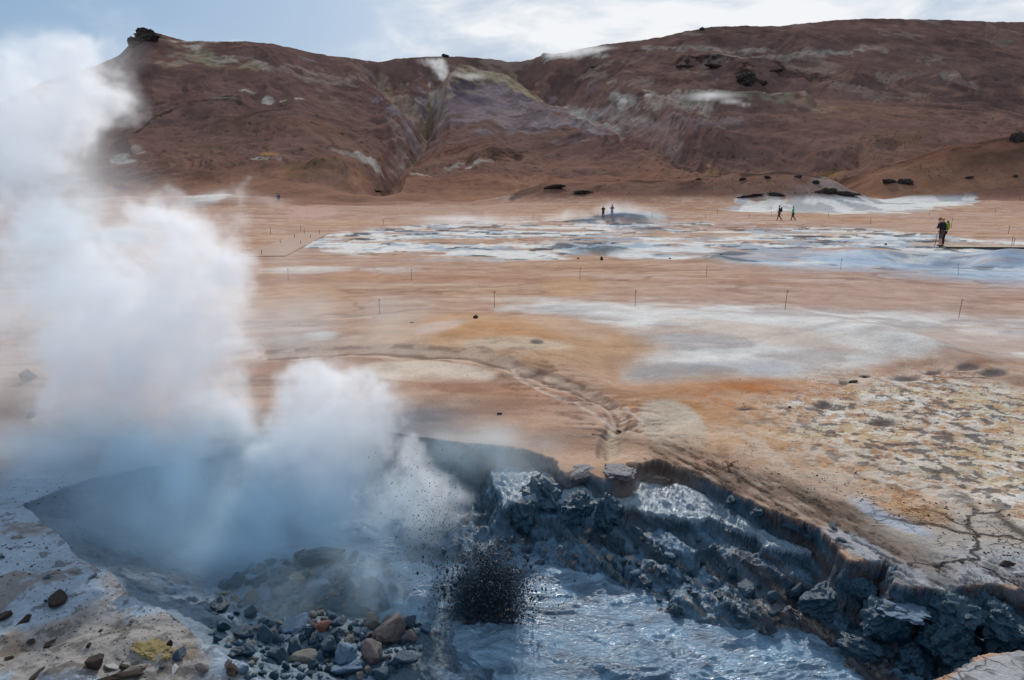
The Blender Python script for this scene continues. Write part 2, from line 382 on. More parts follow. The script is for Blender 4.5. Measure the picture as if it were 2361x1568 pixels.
# far white band
bd = sdf(pxG + (n_mid - .5) * 60, pyG + (n_mid - .5) * 16, [(640, 566), (740, 545), (900, 521), (1100, 512), (1320, 510), (1520, 512), (1750, 514), (2000, 524), (2200, 545), (2500, 560), (2500, 650), (2300, 642), (2000, 622), (1700, 612), (1560, 602), (1250, 600), (1000, 604), (800, 588)])
mb = sst(3, -6, bd)
n_b = fbm(XG / 3.5, YG / 3.0, 6, 141, gain=.6)
C = mixc(C, mb * sst(0.36, 0.5, n_b) * 0.92, WHT)
C = mixc(C, mb * sst(0.52, 0.60, fbm(XG / 2.4, YG / 2.4, 5, 143)) * 0.75, col(150, 165, 178))
C = mixc(C, mb * sst(0.58, 0.66, fbm(XG / 1.7, YG / 1.7, 5, 145)) * 0.8, DKB)
C = mixc(C, mb * sst(0.54, 0.64, fbm(XG / 9, YG / 2.5, 4, 147)) * 0.7, TAN)
blu = np.clip(gauss(2050, 610, 420, 24, 3) * 1.2 + gauss(2330, 615, 130, 34), 0, 1)
C = mixc(C, blu * sst(0.3, 0.5, n_mid) * 0.75, col(160, 180, 200))
C = mixc(C, np.clip(gauss(2330, 605, 70, 14) + gauss(2160, 598, 50, 10), 0, 1) * .7, col(105, 130, 160))
for a in ((1390, 578, 60, 4), (1340, 513, 38, 3), (1490, 532, 36, 4), (1690, 584, 40, 5), (1700, 605, 50, 4), (1430, 506, 100, 8)):
    patch(*a, col(72, 88, 104), 0.8)
patch(1450, 503, 80, 8, col(110, 132, 150), .8); patch(1470, 498, 50, 5, col(150, 168, 182), .6); patch(1510, 503, 26, 9, WHT, .5)
patch(1620, 541, 120, 6, TAN, .7); patch(1700, 522, 200, 5, TAN2, .6); patch(1150, 560, 200, 6, TAN, .35)
# white flats further back
wf = sdf(pxG + (n_mid - .5) * 40, pyG + (n_mid - .5) * 12, [(1665, 484), (1700, 477), (1800, 478), (1860, 472), (1920, 458), (2000, 449), (2150, 445), (2230, 452), (2255, 466), (2240, 480), (2100, 489), (1950, 493), (1850, 489), (1760, 491)])
C = mixc(C, sst(3, -3, wf) * 0.95, WHT); C = mixc(C, sst(3, -3, wf) * sst(.5, .6, fbm(XG / 5, YG / 8, 5, 149)) * .6, col(140, 140, 145))
for a in ((660, 452, 130, 7, -4), (520, 440, 70, 9, -14), (780, 452, 60, 4, 0), (1200, 464, 50, 5, 0), (480, 465, 90, 6, -6), (290, 540, 90, 14, 0), (1905, 452, 20, 4, 0)):
    patch(a[0], a[1], a[2], a[3], col(205, 205, 200), 0.9, a[4])
patch(720, 492, 60, 10, col(200, 160, 145), .8); patch(640, 478, 60, 6, TAN2, .5); patch(1000, 480, 250, 10, PINK, .6)
patch(280, 548, 80, 16, col(140, 155, 170), .6)
patch(710, 623, 80, 9, col(212, 200, 190), 0.8); patch(905, 625, 60, 8, col(205, 195, 190), 0.7); patch(830, 640, 80, 8, OCH, .5)
# middle ground
ln = 1 - np.abs(2 * fbm(XG / 7 + n_mid * .5, YG / 2.6, 3, 181) - 1); ln2 = 1 - np.abs(2 * fbm(XG / 2.2, YG / 1.1, 3, 185) - 1)
C = mixc(C, sst(.93, .985, ln) * sst(600, 640, pyG) * .45, col(120, 88, 72)); C = mixc(C, sst(.94, .985, ln2) * sst(.5, .6, n_big) * sst(700, 760, pyG) * .5, col(112, 86, 72))
ZG -= .015 * sst(.93, .985, ln) * sst(600, 640, pyG)
patch(700, 690, 120, 40, OCH, .4); patch(1310, 665, 60, 26, OCH, .7, soft=.2); patch(1050, 640, 260, 18, col(185, 135, 105), .4)
patch(2000, 700, 420, 40, col(182, 150, 135), .5)
g1 = sdf(pxG + (n_mid - .5) * 60, pyG + (n_mid - .5) * 20, [(1120, 715), (1250, 705), (1500, 700), (1900, 712), (2361, 730), (2500, 735), (2500, 850), (2361, 838), (2100, 838), (1960, 866), (1850, 880), (1560, 882), (1440, 868), (1432, 845), (1500, 820), (1440, 790), (1330, 755), (1230, 738)])
mg = sst(14, -30, g1 + (n_fine - .5) * 24)
C = mixc(C, mg * .85, GRY)
C = mixc(C, mg * sst(.48, .62, fbm(XG / 2.0, YG / 1.4, 5, 151)) * .75, WHT)
C = mixc(C, mg * sst(.56, .66, n_str) * .5, TAN)
patch(1560, 745, 330, 22, WHT, .7, 7); patch(1700, 850, 200, 16, col(160, 160, 165), .6); patch(1320, 722, 90, 10, col(170, 165, 165), .5)
patch(1560, 862, 110, 20, col(140, 140, 142), .6, 0, .5)
patch(1800, 790, 260, 16, col(200, 172, 150), .6, 8)
patch(2000, 815, 120, 9, WHT, .5, 10); patch(2250, 780, 120, 12, col(205, 185, 175), .6)
m = patch(1150, 790, 330, 52, OCH, .95, 4, .22); patch(1100, 782, 180, 22, ORG, .45, 6, .5); patch(1310, 770, 90, 20, col(200, 165, 140), .7, 12)
patch(1190, 815, 130, 10, col(215, 195, 172), .6); patch(1010, 770, 60, 16, col(210, 190, 180), .6, -10); patch(735, 778, 45, 13, WHT, .8, 0, .4); patch(690, 790, 130, 22, col(172, 155, 140), .5)
patch(1238, 812, 14, 4, DKB, .7)
patch(985, 862, 160, 21, col(214, 192, 170), .95, 3, .08, .12); patch(760, 850, 120, 20, col(190, 165, 150), .6)
patch(1600, 930, 230, 60, ORG, .55, 0, .4); patch(1900, 915, 300, 34, col(178, 112, 62), .95, 2, .3); patch(1820, 990, 240, 60, col(178, 120, 70), .85, 15, .5); patch(1650, 1010, 120, 60, OCH, .6)
patch(1550, 985, 90, 60, col(190, 172, 152), .95, 30, .15, .12); patch(1700, 1060, 240, 50, OCH, .5, 8)
patch(1330, 980, 120, 60, col(188, 152, 128), .6)
patch(1160, 900, 230, 20, col(168, 118, 90), .75, 4, .4)
C = mixc(C, sst(40, 12, dch) * .55, col(206, 178, 156)); C = mixc(C, sst(9, 3, np.abs(dch - 24)) * .55 * sst(.4, .55, n_fine), col(112, 84, 70)); C = mixc(C, sst(8, 2, dch) * .7, col(112, 86, 74)); C = mixc(C, sst(.66, .85, rills_c) * zone_ch * .55, col(120, 92, 78))
C = mixc(C, sst(.62, .4, rills_c) * zone_ch * .4, col(205, 178, 158)); C = mixc(C, sst(9, 2, dch2) * .5, col(215, 195, 180))
patch(1410, 1015, 14, 40, col(225, 205, 170), .9, 0, .3)
# brown streaked strip along the right rim and cracked grey flats
patch(1750, 1120, 300, 34, col(128, 104, 88), .9, 20, .3); patch(2020, 1230, 260, 30, col(104, 86, 72), .95, 29, .4); patch(2200, 1310, 150, 20, col(110, 82, 62), .9, 27, .5); patch(1330, 1010, 170, 36, col(140, 112, 94), .6, 4, .5); patch(1180, 930, 200, 24, col(150, 112, 88), .6, 4, .6)
patch(1620, 1060, 150, 16, col(172, 132, 108), .7)
patch(2230, 1230, 230, 75, col(170, 160, 150), .9, 18, .2); patch(1900, 1110, 100, 26, col(178, 152, 135), .8, 20, .2); patch(2000, 1270, 110, 18, col(150, 160, 172), .8, 27, .25)
patch(2120, 1330, 100, 16, col(120, 132, 148), .85, 20, .3); patch(2300, 1320, 90, 16, col(150, 156, 165), .8, 10, .3); patch(2050, 1190, 90, 14, col(160, 170, 185), .8, 25, .4)
RIMPX = [(1440, 1070), (1560, 1075), (1700, 1128), (1860, 1195), (1960, 1280), (2110, 1345), (2361, 1345)]
drim = poly_dist(pxG, pyG, RIMPX, 1.0, 1.6)
al = (pxG * .9 + pyG * .45); ac = (-pxG * .45 + pyG * .9)
strk = fbm(al / 34, ac / 7, 5, 155, gain=.6)
rz = sst(150, 20, drim) * sst(1440, 1560, pxG)
C = mixc(C, rz * sst(.35, .6, n_fine * .5 + strk * .5) * .7, col(118, 100, 88)); C = mixc(C, rz * sst(.56, .66, strk) * .75, col(70, 56, 48)); C = mixc(C, rz * sst(.42, .34, strk) * .5, col(176, 156, 138))
ZG -= .03 * rz * sst(.55, .68, strk)
# broken crust of white, yellow and rust
cn = fbm(XG / 0.22, YG / 0.22, 5, 161, gain=.6); cn2 = fbm(XG / 0.13, YG / 0.13, 4, 163, gain=.6); cn3 = fbm(XG / 0.8, YG / 0.8, 4, 165)
C = mixc(C, crust * .9, col(200, 172, 142))
C = mixc(C, crust * (.5 + .5 * sst(.36, .52, n_mid)) * sst(.40, .50, cn), col(228, 224, 216)); C = mixc(C, crust * sst(.55, .62, cn2) * .65, col(186, 128, 76))
C = mixc(C, crust * sst(.60, .68, cn3) * .22, col(206, 192, 140)); C = mixc(C, crust * sst(.57, .64, fbm(XG / .14, YG / .14, 5, 167)) * .8, col(98, 90, 90))
patch(2090, 1165, 70, 24, ORG, .5, 20, .6)
for a in ((1897, 934, 22, 6), (2037, 972, 30, 8), (1720, 942, 24, 4), (1945, 882, 12, 5), (2090, 872, 40, 6), (2230, 858, 26, 5), (2290, 868, 30, 6), (2150, 862, 22, 4), (1995, 866, 14, 4), (1390, 998, 14, 6)):
    patch(*a, col(92, 84, 84), .85, 0, .4)
    ZG -= 0.05 * gauss(*a)
# pit side colours
Z0 = ZG[:nr]; ux, uy = X + 1.7 * Z0, Y - 2.3 * Z0
wet = np.zeros_like(XG); crack = np.zeros_like(XG); rough_b = np.full_like(XG, 0.5)
inn = sst(0.0, 0.10, deep) * 1.0
Cn = C[:nr]
bluearea = np.clip(sst(1.6, 0.0, d0) * sst(1150, 850, PX) * sst(-0.5, 2.0, Y - 6.0), 0, 1)
Cn = mixc(Cn, bluearea * .8 * (0.6 + 0.8 * (n_mid[:nr])), col(122, 142, 158))
Cn = mixc(Cn, gauss(990, 965, 130, 45)[:nr] * (.15 + .7 * n_mid[:nr]), col(84, 104, 120))  # soft blue-grey shade above the pit, painted into the soil colour
Cn = mixc(Cn, gauss(60, 930, 130, 70)[:nr] * .75, col(92, 84, 84)); Cn = mixc(Cn, gauss(300, 1010, 300, 50)[:nr] * .5, col(110, 124, 136))
bk = (d0 > -.4) * (X < 0) * sst(8.6, 7.4, Y)
nbk = fbm(X * 1.4, Y * 1.4, 5, 171)
Cn = mixc(Cn, bk * .95, col(140, 160, 178))
Cn = mixc(Cn, (d0 > -.4) * (X < 0) * sst(7.6, 7, Y) * sst(0.60, 0.78, nbk + 0.24 * sst(1380, 1560, PY)) * .7, col(142, 126, 108))
Cn = mixc(Cn, (d0 > 0) * (X < 0) * sst(7.6, 7, Y) * sst(0.56, 0.66, fbm(X * 3, Y * 3, 5, 173)) * .6, col(116, 96, 74))
Cn = mixc(Cn, (d0 > 0) * (X < 0) * sst(7.6, 7, Y) * sst(0.60, 0.7, fbm(X * 8, Y * 8, 5, 174)) * .6, col(76, 70, 66))
slab = sst(0, .05, d0) * (X > 1.5) * sst(6.7, 5.7, Y + (fbm(X * 1.1, Y * 1.1, 5, 193) - .5) * 1.6)
Cn = mixc(Cn, slab * .95, col(160, 160, 162)); Cn = mixc(Cn, slab * sst(.52, .62, fbm(X * 5, Y * 5, 5, 175)) * .7, col(90, 86, 86))
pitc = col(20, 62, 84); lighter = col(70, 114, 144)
nl = fbm(ux * 5, uy * 5, 5, 177)
pc = np.ones_like(Cn) * pitc
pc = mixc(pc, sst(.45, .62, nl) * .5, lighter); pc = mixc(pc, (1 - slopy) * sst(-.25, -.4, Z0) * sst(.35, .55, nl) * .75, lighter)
pc = mixc(pc, sst(2.1, 2.9, X) * sst(.42, .58, fbm(ux * 3, uy * 3, 4, 179)) * .6, col(74, 52, 38))
pc = mixc(pc, sst(1385, 1440, PX) * sst(1660, 1560, PX) * sst(1150, 1090, PY) * .85, col(92, 66, 50))
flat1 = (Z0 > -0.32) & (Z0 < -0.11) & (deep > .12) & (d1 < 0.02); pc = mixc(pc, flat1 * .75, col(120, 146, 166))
pc = mixc(pc, np.exp(-((PX - 1150) / 170) ** 2) * sst(.30, .10, deep) * sst(.35, .5, nl) * .9, col(104, 86, 76))
pc = mixc(pc, sst(1100, 800, PX) * .55, col(104, 126, 144))
nslump = fbm(ux * 11, uy * 11, 3, 181); pc = mixc(pc, (Z0 < -0.55) * sst(.66, .70, nslump) * sst(1000, 1200, PX) * .5, col(170, 150, 130))
topedge = sst(-0.006, 0.012, -(d0n + (fbm(X * 20, Y * 20, 3, 191) - .5) * .03))
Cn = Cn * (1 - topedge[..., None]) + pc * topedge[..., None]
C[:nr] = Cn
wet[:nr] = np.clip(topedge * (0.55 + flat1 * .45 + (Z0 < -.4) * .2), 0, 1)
crk = np.clip(gauss(2240, 1240, 260, 95, 15) * 1.3 + gauss(2250, 1540, 160, 40) + gauss(1700, 1080, 140, 30, 10) * .6 + gauss(2150, 880, 160, 25), 0, 1.2)
crack = sst(0.35, 0.6, crk) * (1 - crust * .8); crack[:nr] *= (1 - topedge); 
rough_b += crust * 1.2

# ---- hill colour
px, py = pxH, pyH
hb = fbm(XH / 50, YH / 60, 5, 201); hm = fbm(XH / 12, YH / 16, 5, 203); hf = fbm(XH / 4, YH / 5, 4, 205); hff = sst(.34, .60, fbm(XH / 2.4, YH / 3.4, 5, 207, gain=.65)) * .65 + .50
HC = np.ones(XH.shape + (3,)) * col(142, 108, 98)
def hm_(m, c):
    global HC
    HC = mixc(HC, m, c)
hm_(sst(300, 430, py) * .85, col(166, 118, 94)); hm_(sst(.45, .6, hb) * .5, col(126, 96, 92)); hm_(sst(1500, 2300, px) * sst(200, 350, py) * .5, col(158, 114, 96))
hm_(sst(1300, 700, px) * sst(350, 200, py) * .4, col(122, 92, 88)); hm_(sst(.5, .62, hm) * .25, col(168, 132, 116))
def hp(cx, cy, rx, ry, color, st=.8, rot=0, soft=.45, sharp=.25, n=None):
    c, s_ = math.cos(rad(rot)), math.sin(rad(rot)); dx, dy = pxH - cx, pyH - cy
    d = np.sqrt(((c * dx + s_ * dy) / rx) ** 2 + ((-s_ * dx + c * dy) / ry) ** 2)
    nn = hm if n is None else n
    m = sst(1 + sharp, 1 - sharp, d + (nn - .5) * soft * 4); hm_(m * st * hff, color); return m
HW = col(205, 196, 182); HY = col(196, 176, 140); HP = col(166, 148, 152); HD = col(60, 48, 44); HR = col(140, 78, 66); HO = col(196, 146, 98)
# purple dome of the central spur, warm shoulders
hp(1150, 250, 200, 62, HP, .85, 6); hp(1060, 205, 34, 14, col(104, 96, 104), .9); hp(1075, 240, 60, 26, col(124, 104, 120), .5); hp(1210, 225, 36, 10, col(106, 98, 112), .7)
for pts, wd, c_, st in (([(1050, 180), (1110, 178), (1180, 192), (1250, 214)], 15, HY, .85), ([(1250, 205), (1320, 235), (1400, 270), (1430, 290)], 8, HW, .8), ([(1040, 190), (1010, 240), (975, 300), (930, 350)], 16, col(190, 165, 145), .8),
                        ([(880, 165), (930, 205), (975, 240)], 15, col(188, 158, 132), .8), ([(1010, 178), (990, 210), (975, 235)], 12, col(150, 124, 84), .8), ([(1000, 185), (1010, 205)], 12, HW, .6), ([(905, 300), (935, 330), (900, 350)], 14, col(180, 150, 140), .6),
                        ([(1180, 165), (1215, 200), (1240, 215)], 12, HY, .7), ([(1240, 215), (1330, 230), (1420, 250)], 10, HW, .35), ([(1420, 262), (1500, 300), (1560, 320)], 20, col(180, 158, 148), .7), ([(1420, 230), (1460, 245)], 10, HW, .7),
                        ([(1490, 250), (1560, 262), (1640, 266)], 12, col(190, 172, 158), .8), ([(1580, 250), (1700, 246), (1820, 254)], 12, col(150, 146, 122), .95), ([(1590, 240), (1700, 239), (1790, 244)], 3.5, HW, .95), ([(1560, 240), (1500, 232)], 8, HW, .6), ([(1450, 270), (1500, 285), (1530, 300)], 8, HW, .5),
                        ([(1500, 290), (1600, 300), (1700, 292)], 12, col(164, 140, 140), .6), ([(1630, 350), (1720, 366), (1800, 380)], 7, HO, .7), ([(1800, 388), (1900, 372), (1950, 366)], 8, col(166, 128, 70), .7),
                        ([(1260, 130), (1330, 122), (1400, 126)], 6, HW, .95), ([(1480, 112), (1600, 120), (1780, 128)], 6, HW, .45), ([(1640, 148), (1800, 142), (1990, 132)], 5, HW, .55), ([(1990, 126), (2040, 132)], 7, col(190, 165, 150), .7),
                        ([(560, 150), (640, 190), (780, 200), (840, 185)], 6, HW, .25), ([(300, 330), (380, 275), (480, 262), (560, 262)], 5, HD, .6), ([(650, 430), (760, 420), (850, 400)], 12, col(150, 118, 80), .6), ([(860, 400), (830, 430)], 10, HO, .4)):
    d = poly_dist(pxH + (hm - .5) * 34, pyH + (hf - .5) * 14, pts); hm_(sst(wd * 1.2, wd * .5, d + (hf - .5) * wd * 1.4) * st * hff, c_)
for a in ((475, 145, 62, 16, col(172, 158, 128), .9, 12), (520, 152, 40, 10, HW, .5, 10), (600, 170, 22, 6, HW, .6, 0), (390, 98, 20, 4, HW, .7, 10), (440, 112, 14, 5, HW, .5, 0), (395, 158, 40, 8, HY, .6, 0), (450, 97, 90, 3, HY, .6, 0), (590, 175, 36, 8, HY, .5, 10), (620, 252, 12, 5, HW, .9, 0),
          (655, 254, 9, 3, HW, .9, 0), (690, 257, 9, 3, HW, .9, 0), (575, 240, 22, 6, HW, .7, 10), (710, 146, 22, 8, col(150, 145, 140), .7, 0), (700, 178, 50, 5, HW, .35, 0), (500, 260, 40, 3, HW, .3, 5), (620, 392, 22, 6, HO, .8, 0), (735, 398, 14, 4, HW, .9, 0), (610, 408, 30, 3, HW, .7, 0), (850, 362, 26, 5, HW, .9, 0),
          (280, 365, 28, 9, HW, .85, 0), (315, 350, 14, 6, HW, .7, 0), (800, 368, 30, 3, HW, .4, 0), (430, 240, 30, 10, HR, .3, 0), (1420, 155, 60, 12, col(100, 76, 70), .5, 0), (1640, 152, 60, 7, HD, .9, 0), (1560, 152, 30, 4, HD, .5, 0), (1780, 160, 60, 5, HD, .6, 8), (1850, 178, 50, 6, HD, .5, 4), (1890, 186, 30, 5, HD, .45, 0),
          (1420, 120, 50, 8, col(110, 80, 80), .5, 0), (1710, 182, 26, 12, HD, .8, 0), (1540, 190, 50, 5, HD, .4, 0), (2260, 188, 40, 4, HD, .5, 0), (2180, 184, 24, 3, HW, .3, 0), (2050, 110, 200, 10, col(100, 76, 74), .4, 0), (1120, 375, 80, 11, col(92, 72, 66), .75, -8), (1180, 372, 24, 6, HD, .6, 0), (1250, 298, 60, 5, col(110, 82, 80), .7, 0),
          (1100, 391, 26, 4, HW, .7, -6), (1050, 388, 22, 4, HW, .6, 0), (970, 412, 20, 3, HW, .7, 0), (1030, 350, 110, 9, HR, .4, 0), (1500, 300, 90, 20, HR, .35, 12), (1860, 245, 22, 8, HY, .7, 0), (1880, 262, 40, 10, HY, .45, 0), (2010, 262, 160, 22, col(168, 124, 100), .5, 0), (2050, 325, 80, 10, col(140, 108, 80), .5, 0),
          (700, 330, 120, 20, col(150, 108, 88), .4, 0), (540, 330, 110, 30, col(120, 96, 80), .5, -20), (1340, 248, 26, 5, HW, .6, 18), (1440, 236, 14, 4, HW, .8, 0), (1497, 221, 12, 3, HW, .8, 0), (1275, 208, 12, 8, HW, .5, 0), (1410, 197, 10, 5, HW, .5, 0), (340, 82, 34, 14, HD, .9, 0), (310, 100, 20, 14, HD, .7, 0)):
    hp(*a, n=hf)
hm_(sst(.57, .64, fbm(XH / 20, YH / 30, 6, 211, gain=.62)) * .40 * sst(380, 250, py), col(84, 66, 64))
hm_(sst(.60, .66, fbm(XH / 18, YH / 24, 6, 213, gain=.62)) * .35 * sst(360, 150, py) * (px > 700), col(188, 168, 152))
spk = fbm(XH / 1.6, YH / 2.2, 2, 217); hm_(sst(.80, .84, spk) * .6 * sst(180, 320, py), HD)
# mounds in front take the dark scoria colour on their crests
def mound_col(Cc, X_, Y_, Z_, px_, py_):
    for (pts, Yc, wf, wb, s_) in bumps:
        zc = crest_bump(X_, Y_, pts, Yc, wf, wb, s_)
        on = (np.abs(Z_ - zc) < 0.6) & (zc > 1.8)
        on = on.astype(float)
        nn = fbm(X_ / 8, Y_ / 4, 5, 221)
        base = (col(140, 98, 82) if Yc == 150 else col(118, 78, 64)) * (1.0 if Cc is HC or Cc.shape[0] == NH else .62)
        Cc = mixc(Cc, on * .8 * sst(2.2, 3.5, zc), base)
        Cc = mixc(Cc, on * sst(.5, .6, nn) * sst(-16, -4, Y_ - Yc) * .8, HD)
    return Cc
HC = mound_col(HC, XH, YH, ZH, pxH, pyH)
gsel = int((np.array(ys) < 90).sum())
C[gsel:] = mound_col(C[gsel:], XG[gsel:], YG[gsel:], ZG[gsel:], None, None)
far_dark = fbm(XG[gsel:] / 10, YG[gsel:] / 3, 5, 223); pyf = pyG[gsel:]
for a in ((1290, 428, 40, 5), (1345, 440, 30, 5), (1870, 444, 50, 6), (1960, 442, 50, 7), (1720, 448, 60, 3), (1560, 446, 60, 3), (2070, 417, 40, 6), (865, 436, 22, 3)):
    patch(*a, col(58, 46, 42), .8, 0, .5)

# ---- soil of the plain turns into the darker soil of the hill foot along a ragged line
tr = sst(480, 446, pyG + (fbm(XG / 26, YG / 18, 5, 231) - .5) * 70)
C = mixc(C, tr * .75 * (1 - sst(3, -3, wf)), col(138, 98, 82) * 1.0)
def desat(A, k, g):
    l = A.mean(-1, keepdims=True); return (l + (A - l) * k) * g
C = desat(C, .88, .90); HC = desat(HC, .90, .58)
HC = mixc(HC, sst(420, 452, pyH + (fbm(XH / 26, YH / 30, 5, 231) - .5) * 50) * .6, col(176, 132, 108) * .7)
# ================================================================== meshes from the grid
ALLX = np.concatenate([XG, XH, XB]); ALLY = np.concatenate([YG, YH, YB]); ALLZ = np.concatenate([ZG, ZH, ZB])
EL = (ALLZ - H0) / ALLY
def grid_mesh(name, X, Y, Z):
    nr_, nc_ = X.shape
    me = bpy.data.meshes.new(name)
    co = np.stack([X, Y, Z], -1).reshape(-1, 3).astype(np.float32)
    idx = np.arange(nr_ * nc_).reshape(nr_, nc_)
    q = np.stack([idx[:-1, :-1], idx[:-1, 1:], idx[1:, 1:], idx[1:, :-1]], -1).reshape(-1, 4)
    me.vertices.add(len(co)); me.vertices.foreach_set('co', co.ravel())
    me.loops.add(q.size); me.loops.foreach_set('vertex_index', q.ravel().astype(np.int32))
    me.polygons.add(len(q)); me.polygons.foreach_set('loop_start', np.arange(0, q.size, 4, dtype=np.int32)); me.polygons.foreach_set('loop_total', np.full(len(q), 4, np.int32))
    me.polygons.foreach_set('use_smooth', np.ones(len(q), bool))
    me.update(calc_edges=True)
    return me
def add_attr(me, name, arr):
    if arr.ndim == 3:
        a = me.color_attributes.new(name, 'FLOAT_COLOR', 'POINT')
        v = np.concatenate([arr.reshape(-1, 3), np.ones((arr.shape[0] * arr.shape[1], 1))], -1)
        a.data.foreach_set('color', v.astype(np.float32).ravel())
    else:
        a = me.attributes.new(name, 'FLOAT', 'POINT'); a.data.foreach_set('value', arr.astype(np.float32).ravel())

def ground_material(name, hill=False):
    m = bpy.data.materials.new(name); m.use_nodes = True; t = m.node_tree; t.nodes.clear()
    out = N(t, 'ShaderNodeOutputMaterial'); b = N(t, 'ShaderNodeBsdfPrincipled'); L(t, b.outputs[0], out.inputs[0])
    at = N(t, 'ShaderNodeAttribute', attribute_name='soil'); geo = N(t, 'ShaderNodeNewGeometry')
    def noise(scale, det=6, rough=.6, vec=None):
        n = N(t, 'ShaderNodeTexNoise', ins={'Scale': scale, 'Detail': det, 'Roughness': rough}); L(t, vec or geo.outputs['Position'], n.inputs['Vector']); return n.outputs['Fac']
    def mr(v, a, b_, c, d):
        n = N(t, 'ShaderNodeMapRange'); L(t, v, n.inputs[0])
        for i, q in enumerate((a, b_, c, d)): n.inputs[i + 1].default_value = q
        return n.outputs[0]
    def mul(a, b_, op='MULTIPLY'):
        n = N(t, 'ShaderNodeMath', operation=op)
        for i, v in enumerate((a, b_)):
            if isinstance(v, (int, float)): n.inputs[i].default_value = v
            else: L(t, v, n.inputs[i])
        return n.outputs[0]
    if hill:
        f = mul(mr(noise(.12, 8, .65), .3, .7, .80, 1.2), mr(noise(.9, 6, .7), .25, .75, .84, 1.16))
        sc_ = N(t, 'ShaderNodeVectorMath', operation='SCALE'); L(t, at.outputs['Color'], sc_.inputs[0]); L(t, f, sc_.inputs[3])
        L(t, sc_.outputs[0], b.inputs['Base Color']); b.inputs['Roughness'].default_value = 1.0; b.inputs['Specular IOR Level'].default_value = 0.0
        h = mul(mul(noise(.35, 8, .6), 2.0), noise(1.6, 4, .6), 'ADD')
        bp = N(t, 'ShaderNodeBump', ins={'Strength': .22, 'Distance': 1.2}); L(t, h, bp.inputs['Height']); L(t, bp.outputs[0], b.inputs['Normal'])
        return m
    wet = N(t, 'ShaderNodeAttribute', attribute_name='wet').outputs['Fac']; crk = N(t, 'ShaderNodeAttribute', attribute_name='crack').outputs['Fac']; rb = N(t, 'ShaderNodeAttribute', attribute_name='roughness_of_soil').outputs['Fac']
    f = mul(mr(noise(1.3, 10, .70), .3, .7, .80, 1.2), mr(noise(26, 5, .7), .25, .75, .78, 1.22))
    f = mul(f, mr(noise(110, 3, .7), .3, .7, .90, 1.1))
    # drying cracks
    dis = N(t, 'ShaderNodeTexNoise', ins={'Scale': 2.4, 'Detail': 4.0}); L(t, geo.outputs['Position'], dis.inputs['Vector'])
    ad = N(t, 'ShaderNodeVectorMath', operation='MULTIPLY_ADD'); L(t, dis.outputs['Color'], ad.inputs[0]); ad.inputs[1].default_value = (.5, .5, .0); L(t, geo.outputs['Position'], ad.inputs[2])
    fl = N(t, 'ShaderNodeVectorMath', operation='MULTIPLY'); L(t, ad.outputs[0], fl.inputs[0]); fl.inputs[1].default_value = (1, 1, 0)
    vo = N(t, 'ShaderNodeTexVoronoi', feature='DISTANCE_TO_EDGE'); vo.inputs['Scale'].default_value = .95; L(t, fl.outputs[0], vo.inputs['Vector'])
    vo2 = N(t, 'ShaderNodeTexVoronoi', feature='DISTANCE_TO_EDGE'); vo2.inputs['Scale'].default_value = 4.2; L(t, fl.outputs[0], vo2.inputs['Vector'])
    brk = mr(noise(1.1, 3), .44, .54, 0, 1)
    c1 = mul(mr(vo.outputs['Distance'], 0.006, .026, 1, 0), mul(crk, mr(noise(.8, 2), .35, .5, .3, 1)))
    c2 = mul(mul(mr(vo2.outputs['Distance'], 0.008, .035, .55, 0), crk), brk)
    cc = mul(c1, c2, 'MAXIMUM')
    f = mul(f, mr(cc, 0, 1, 1, .22))
    sc_ = N(t, 'ShaderNodeVectorMath', operation='SCALE'); L(t, at.outputs['Color'], sc_.inputs[0]); L(t, f, sc_.inputs[3])
    L(t, sc_.outputs[0], b.inputs['Base Color'])
    L(t, mr(wet, 0, 1, .92, .27), b.inputs['Roughness']); L(t, mr(wet, 0, 1, .0, .8), b.inputs['Specular IOR Level'])
    h = mul(mul(noise(9, 7, .62), 1.0), mul(noise(60, 4, .65), .25), 'ADD')
    h = mul(mul(h, mr(mul(rb, wet, 'ADD'), .4, 1.6, .5, 1.8)), mul(cc, -1.2), 'ADD')
    bp = N(t, 'ShaderNodeBump', ins={'Strength': .7, 'Distance': .05}); L(t, h, bp.inputs['Height']); L(t, bp.outputs[0], b.inputs['Normal'])
    return m
M_GROUND = ground_material('soil'); M_HILL = ground_material('hill_soil', True)
g_me = grid_mesh('ground', XG, YG, ZG); add_attr(g_me, 'soil', C); add_attr(g_me, 'wet', wet); add_attr(g_me, 'crack', crack); add_attr(g_me, 'roughness_of_soil', rough_b)
g_o = link('ground', g_me, None, M_GROUND); tag(g_o, kind='structure')
hx = np.concatenate([XG[-1:], XH, XB]); hy = np.concatenate([YG[-1:], YH, YB]); hz = np.concatenate([ZG[-1:], ZH, ZB])
h_me = grid_mesh('hills', hx, hy, hz); add_attr(h_me, 'soil', np.concatenate([C[-1:], HC, np.repeat(HC[-1:], len(YB), 0)]))
h_o = link('hills', h_me, None, M_HILL); tag(h_o, kind='structure')

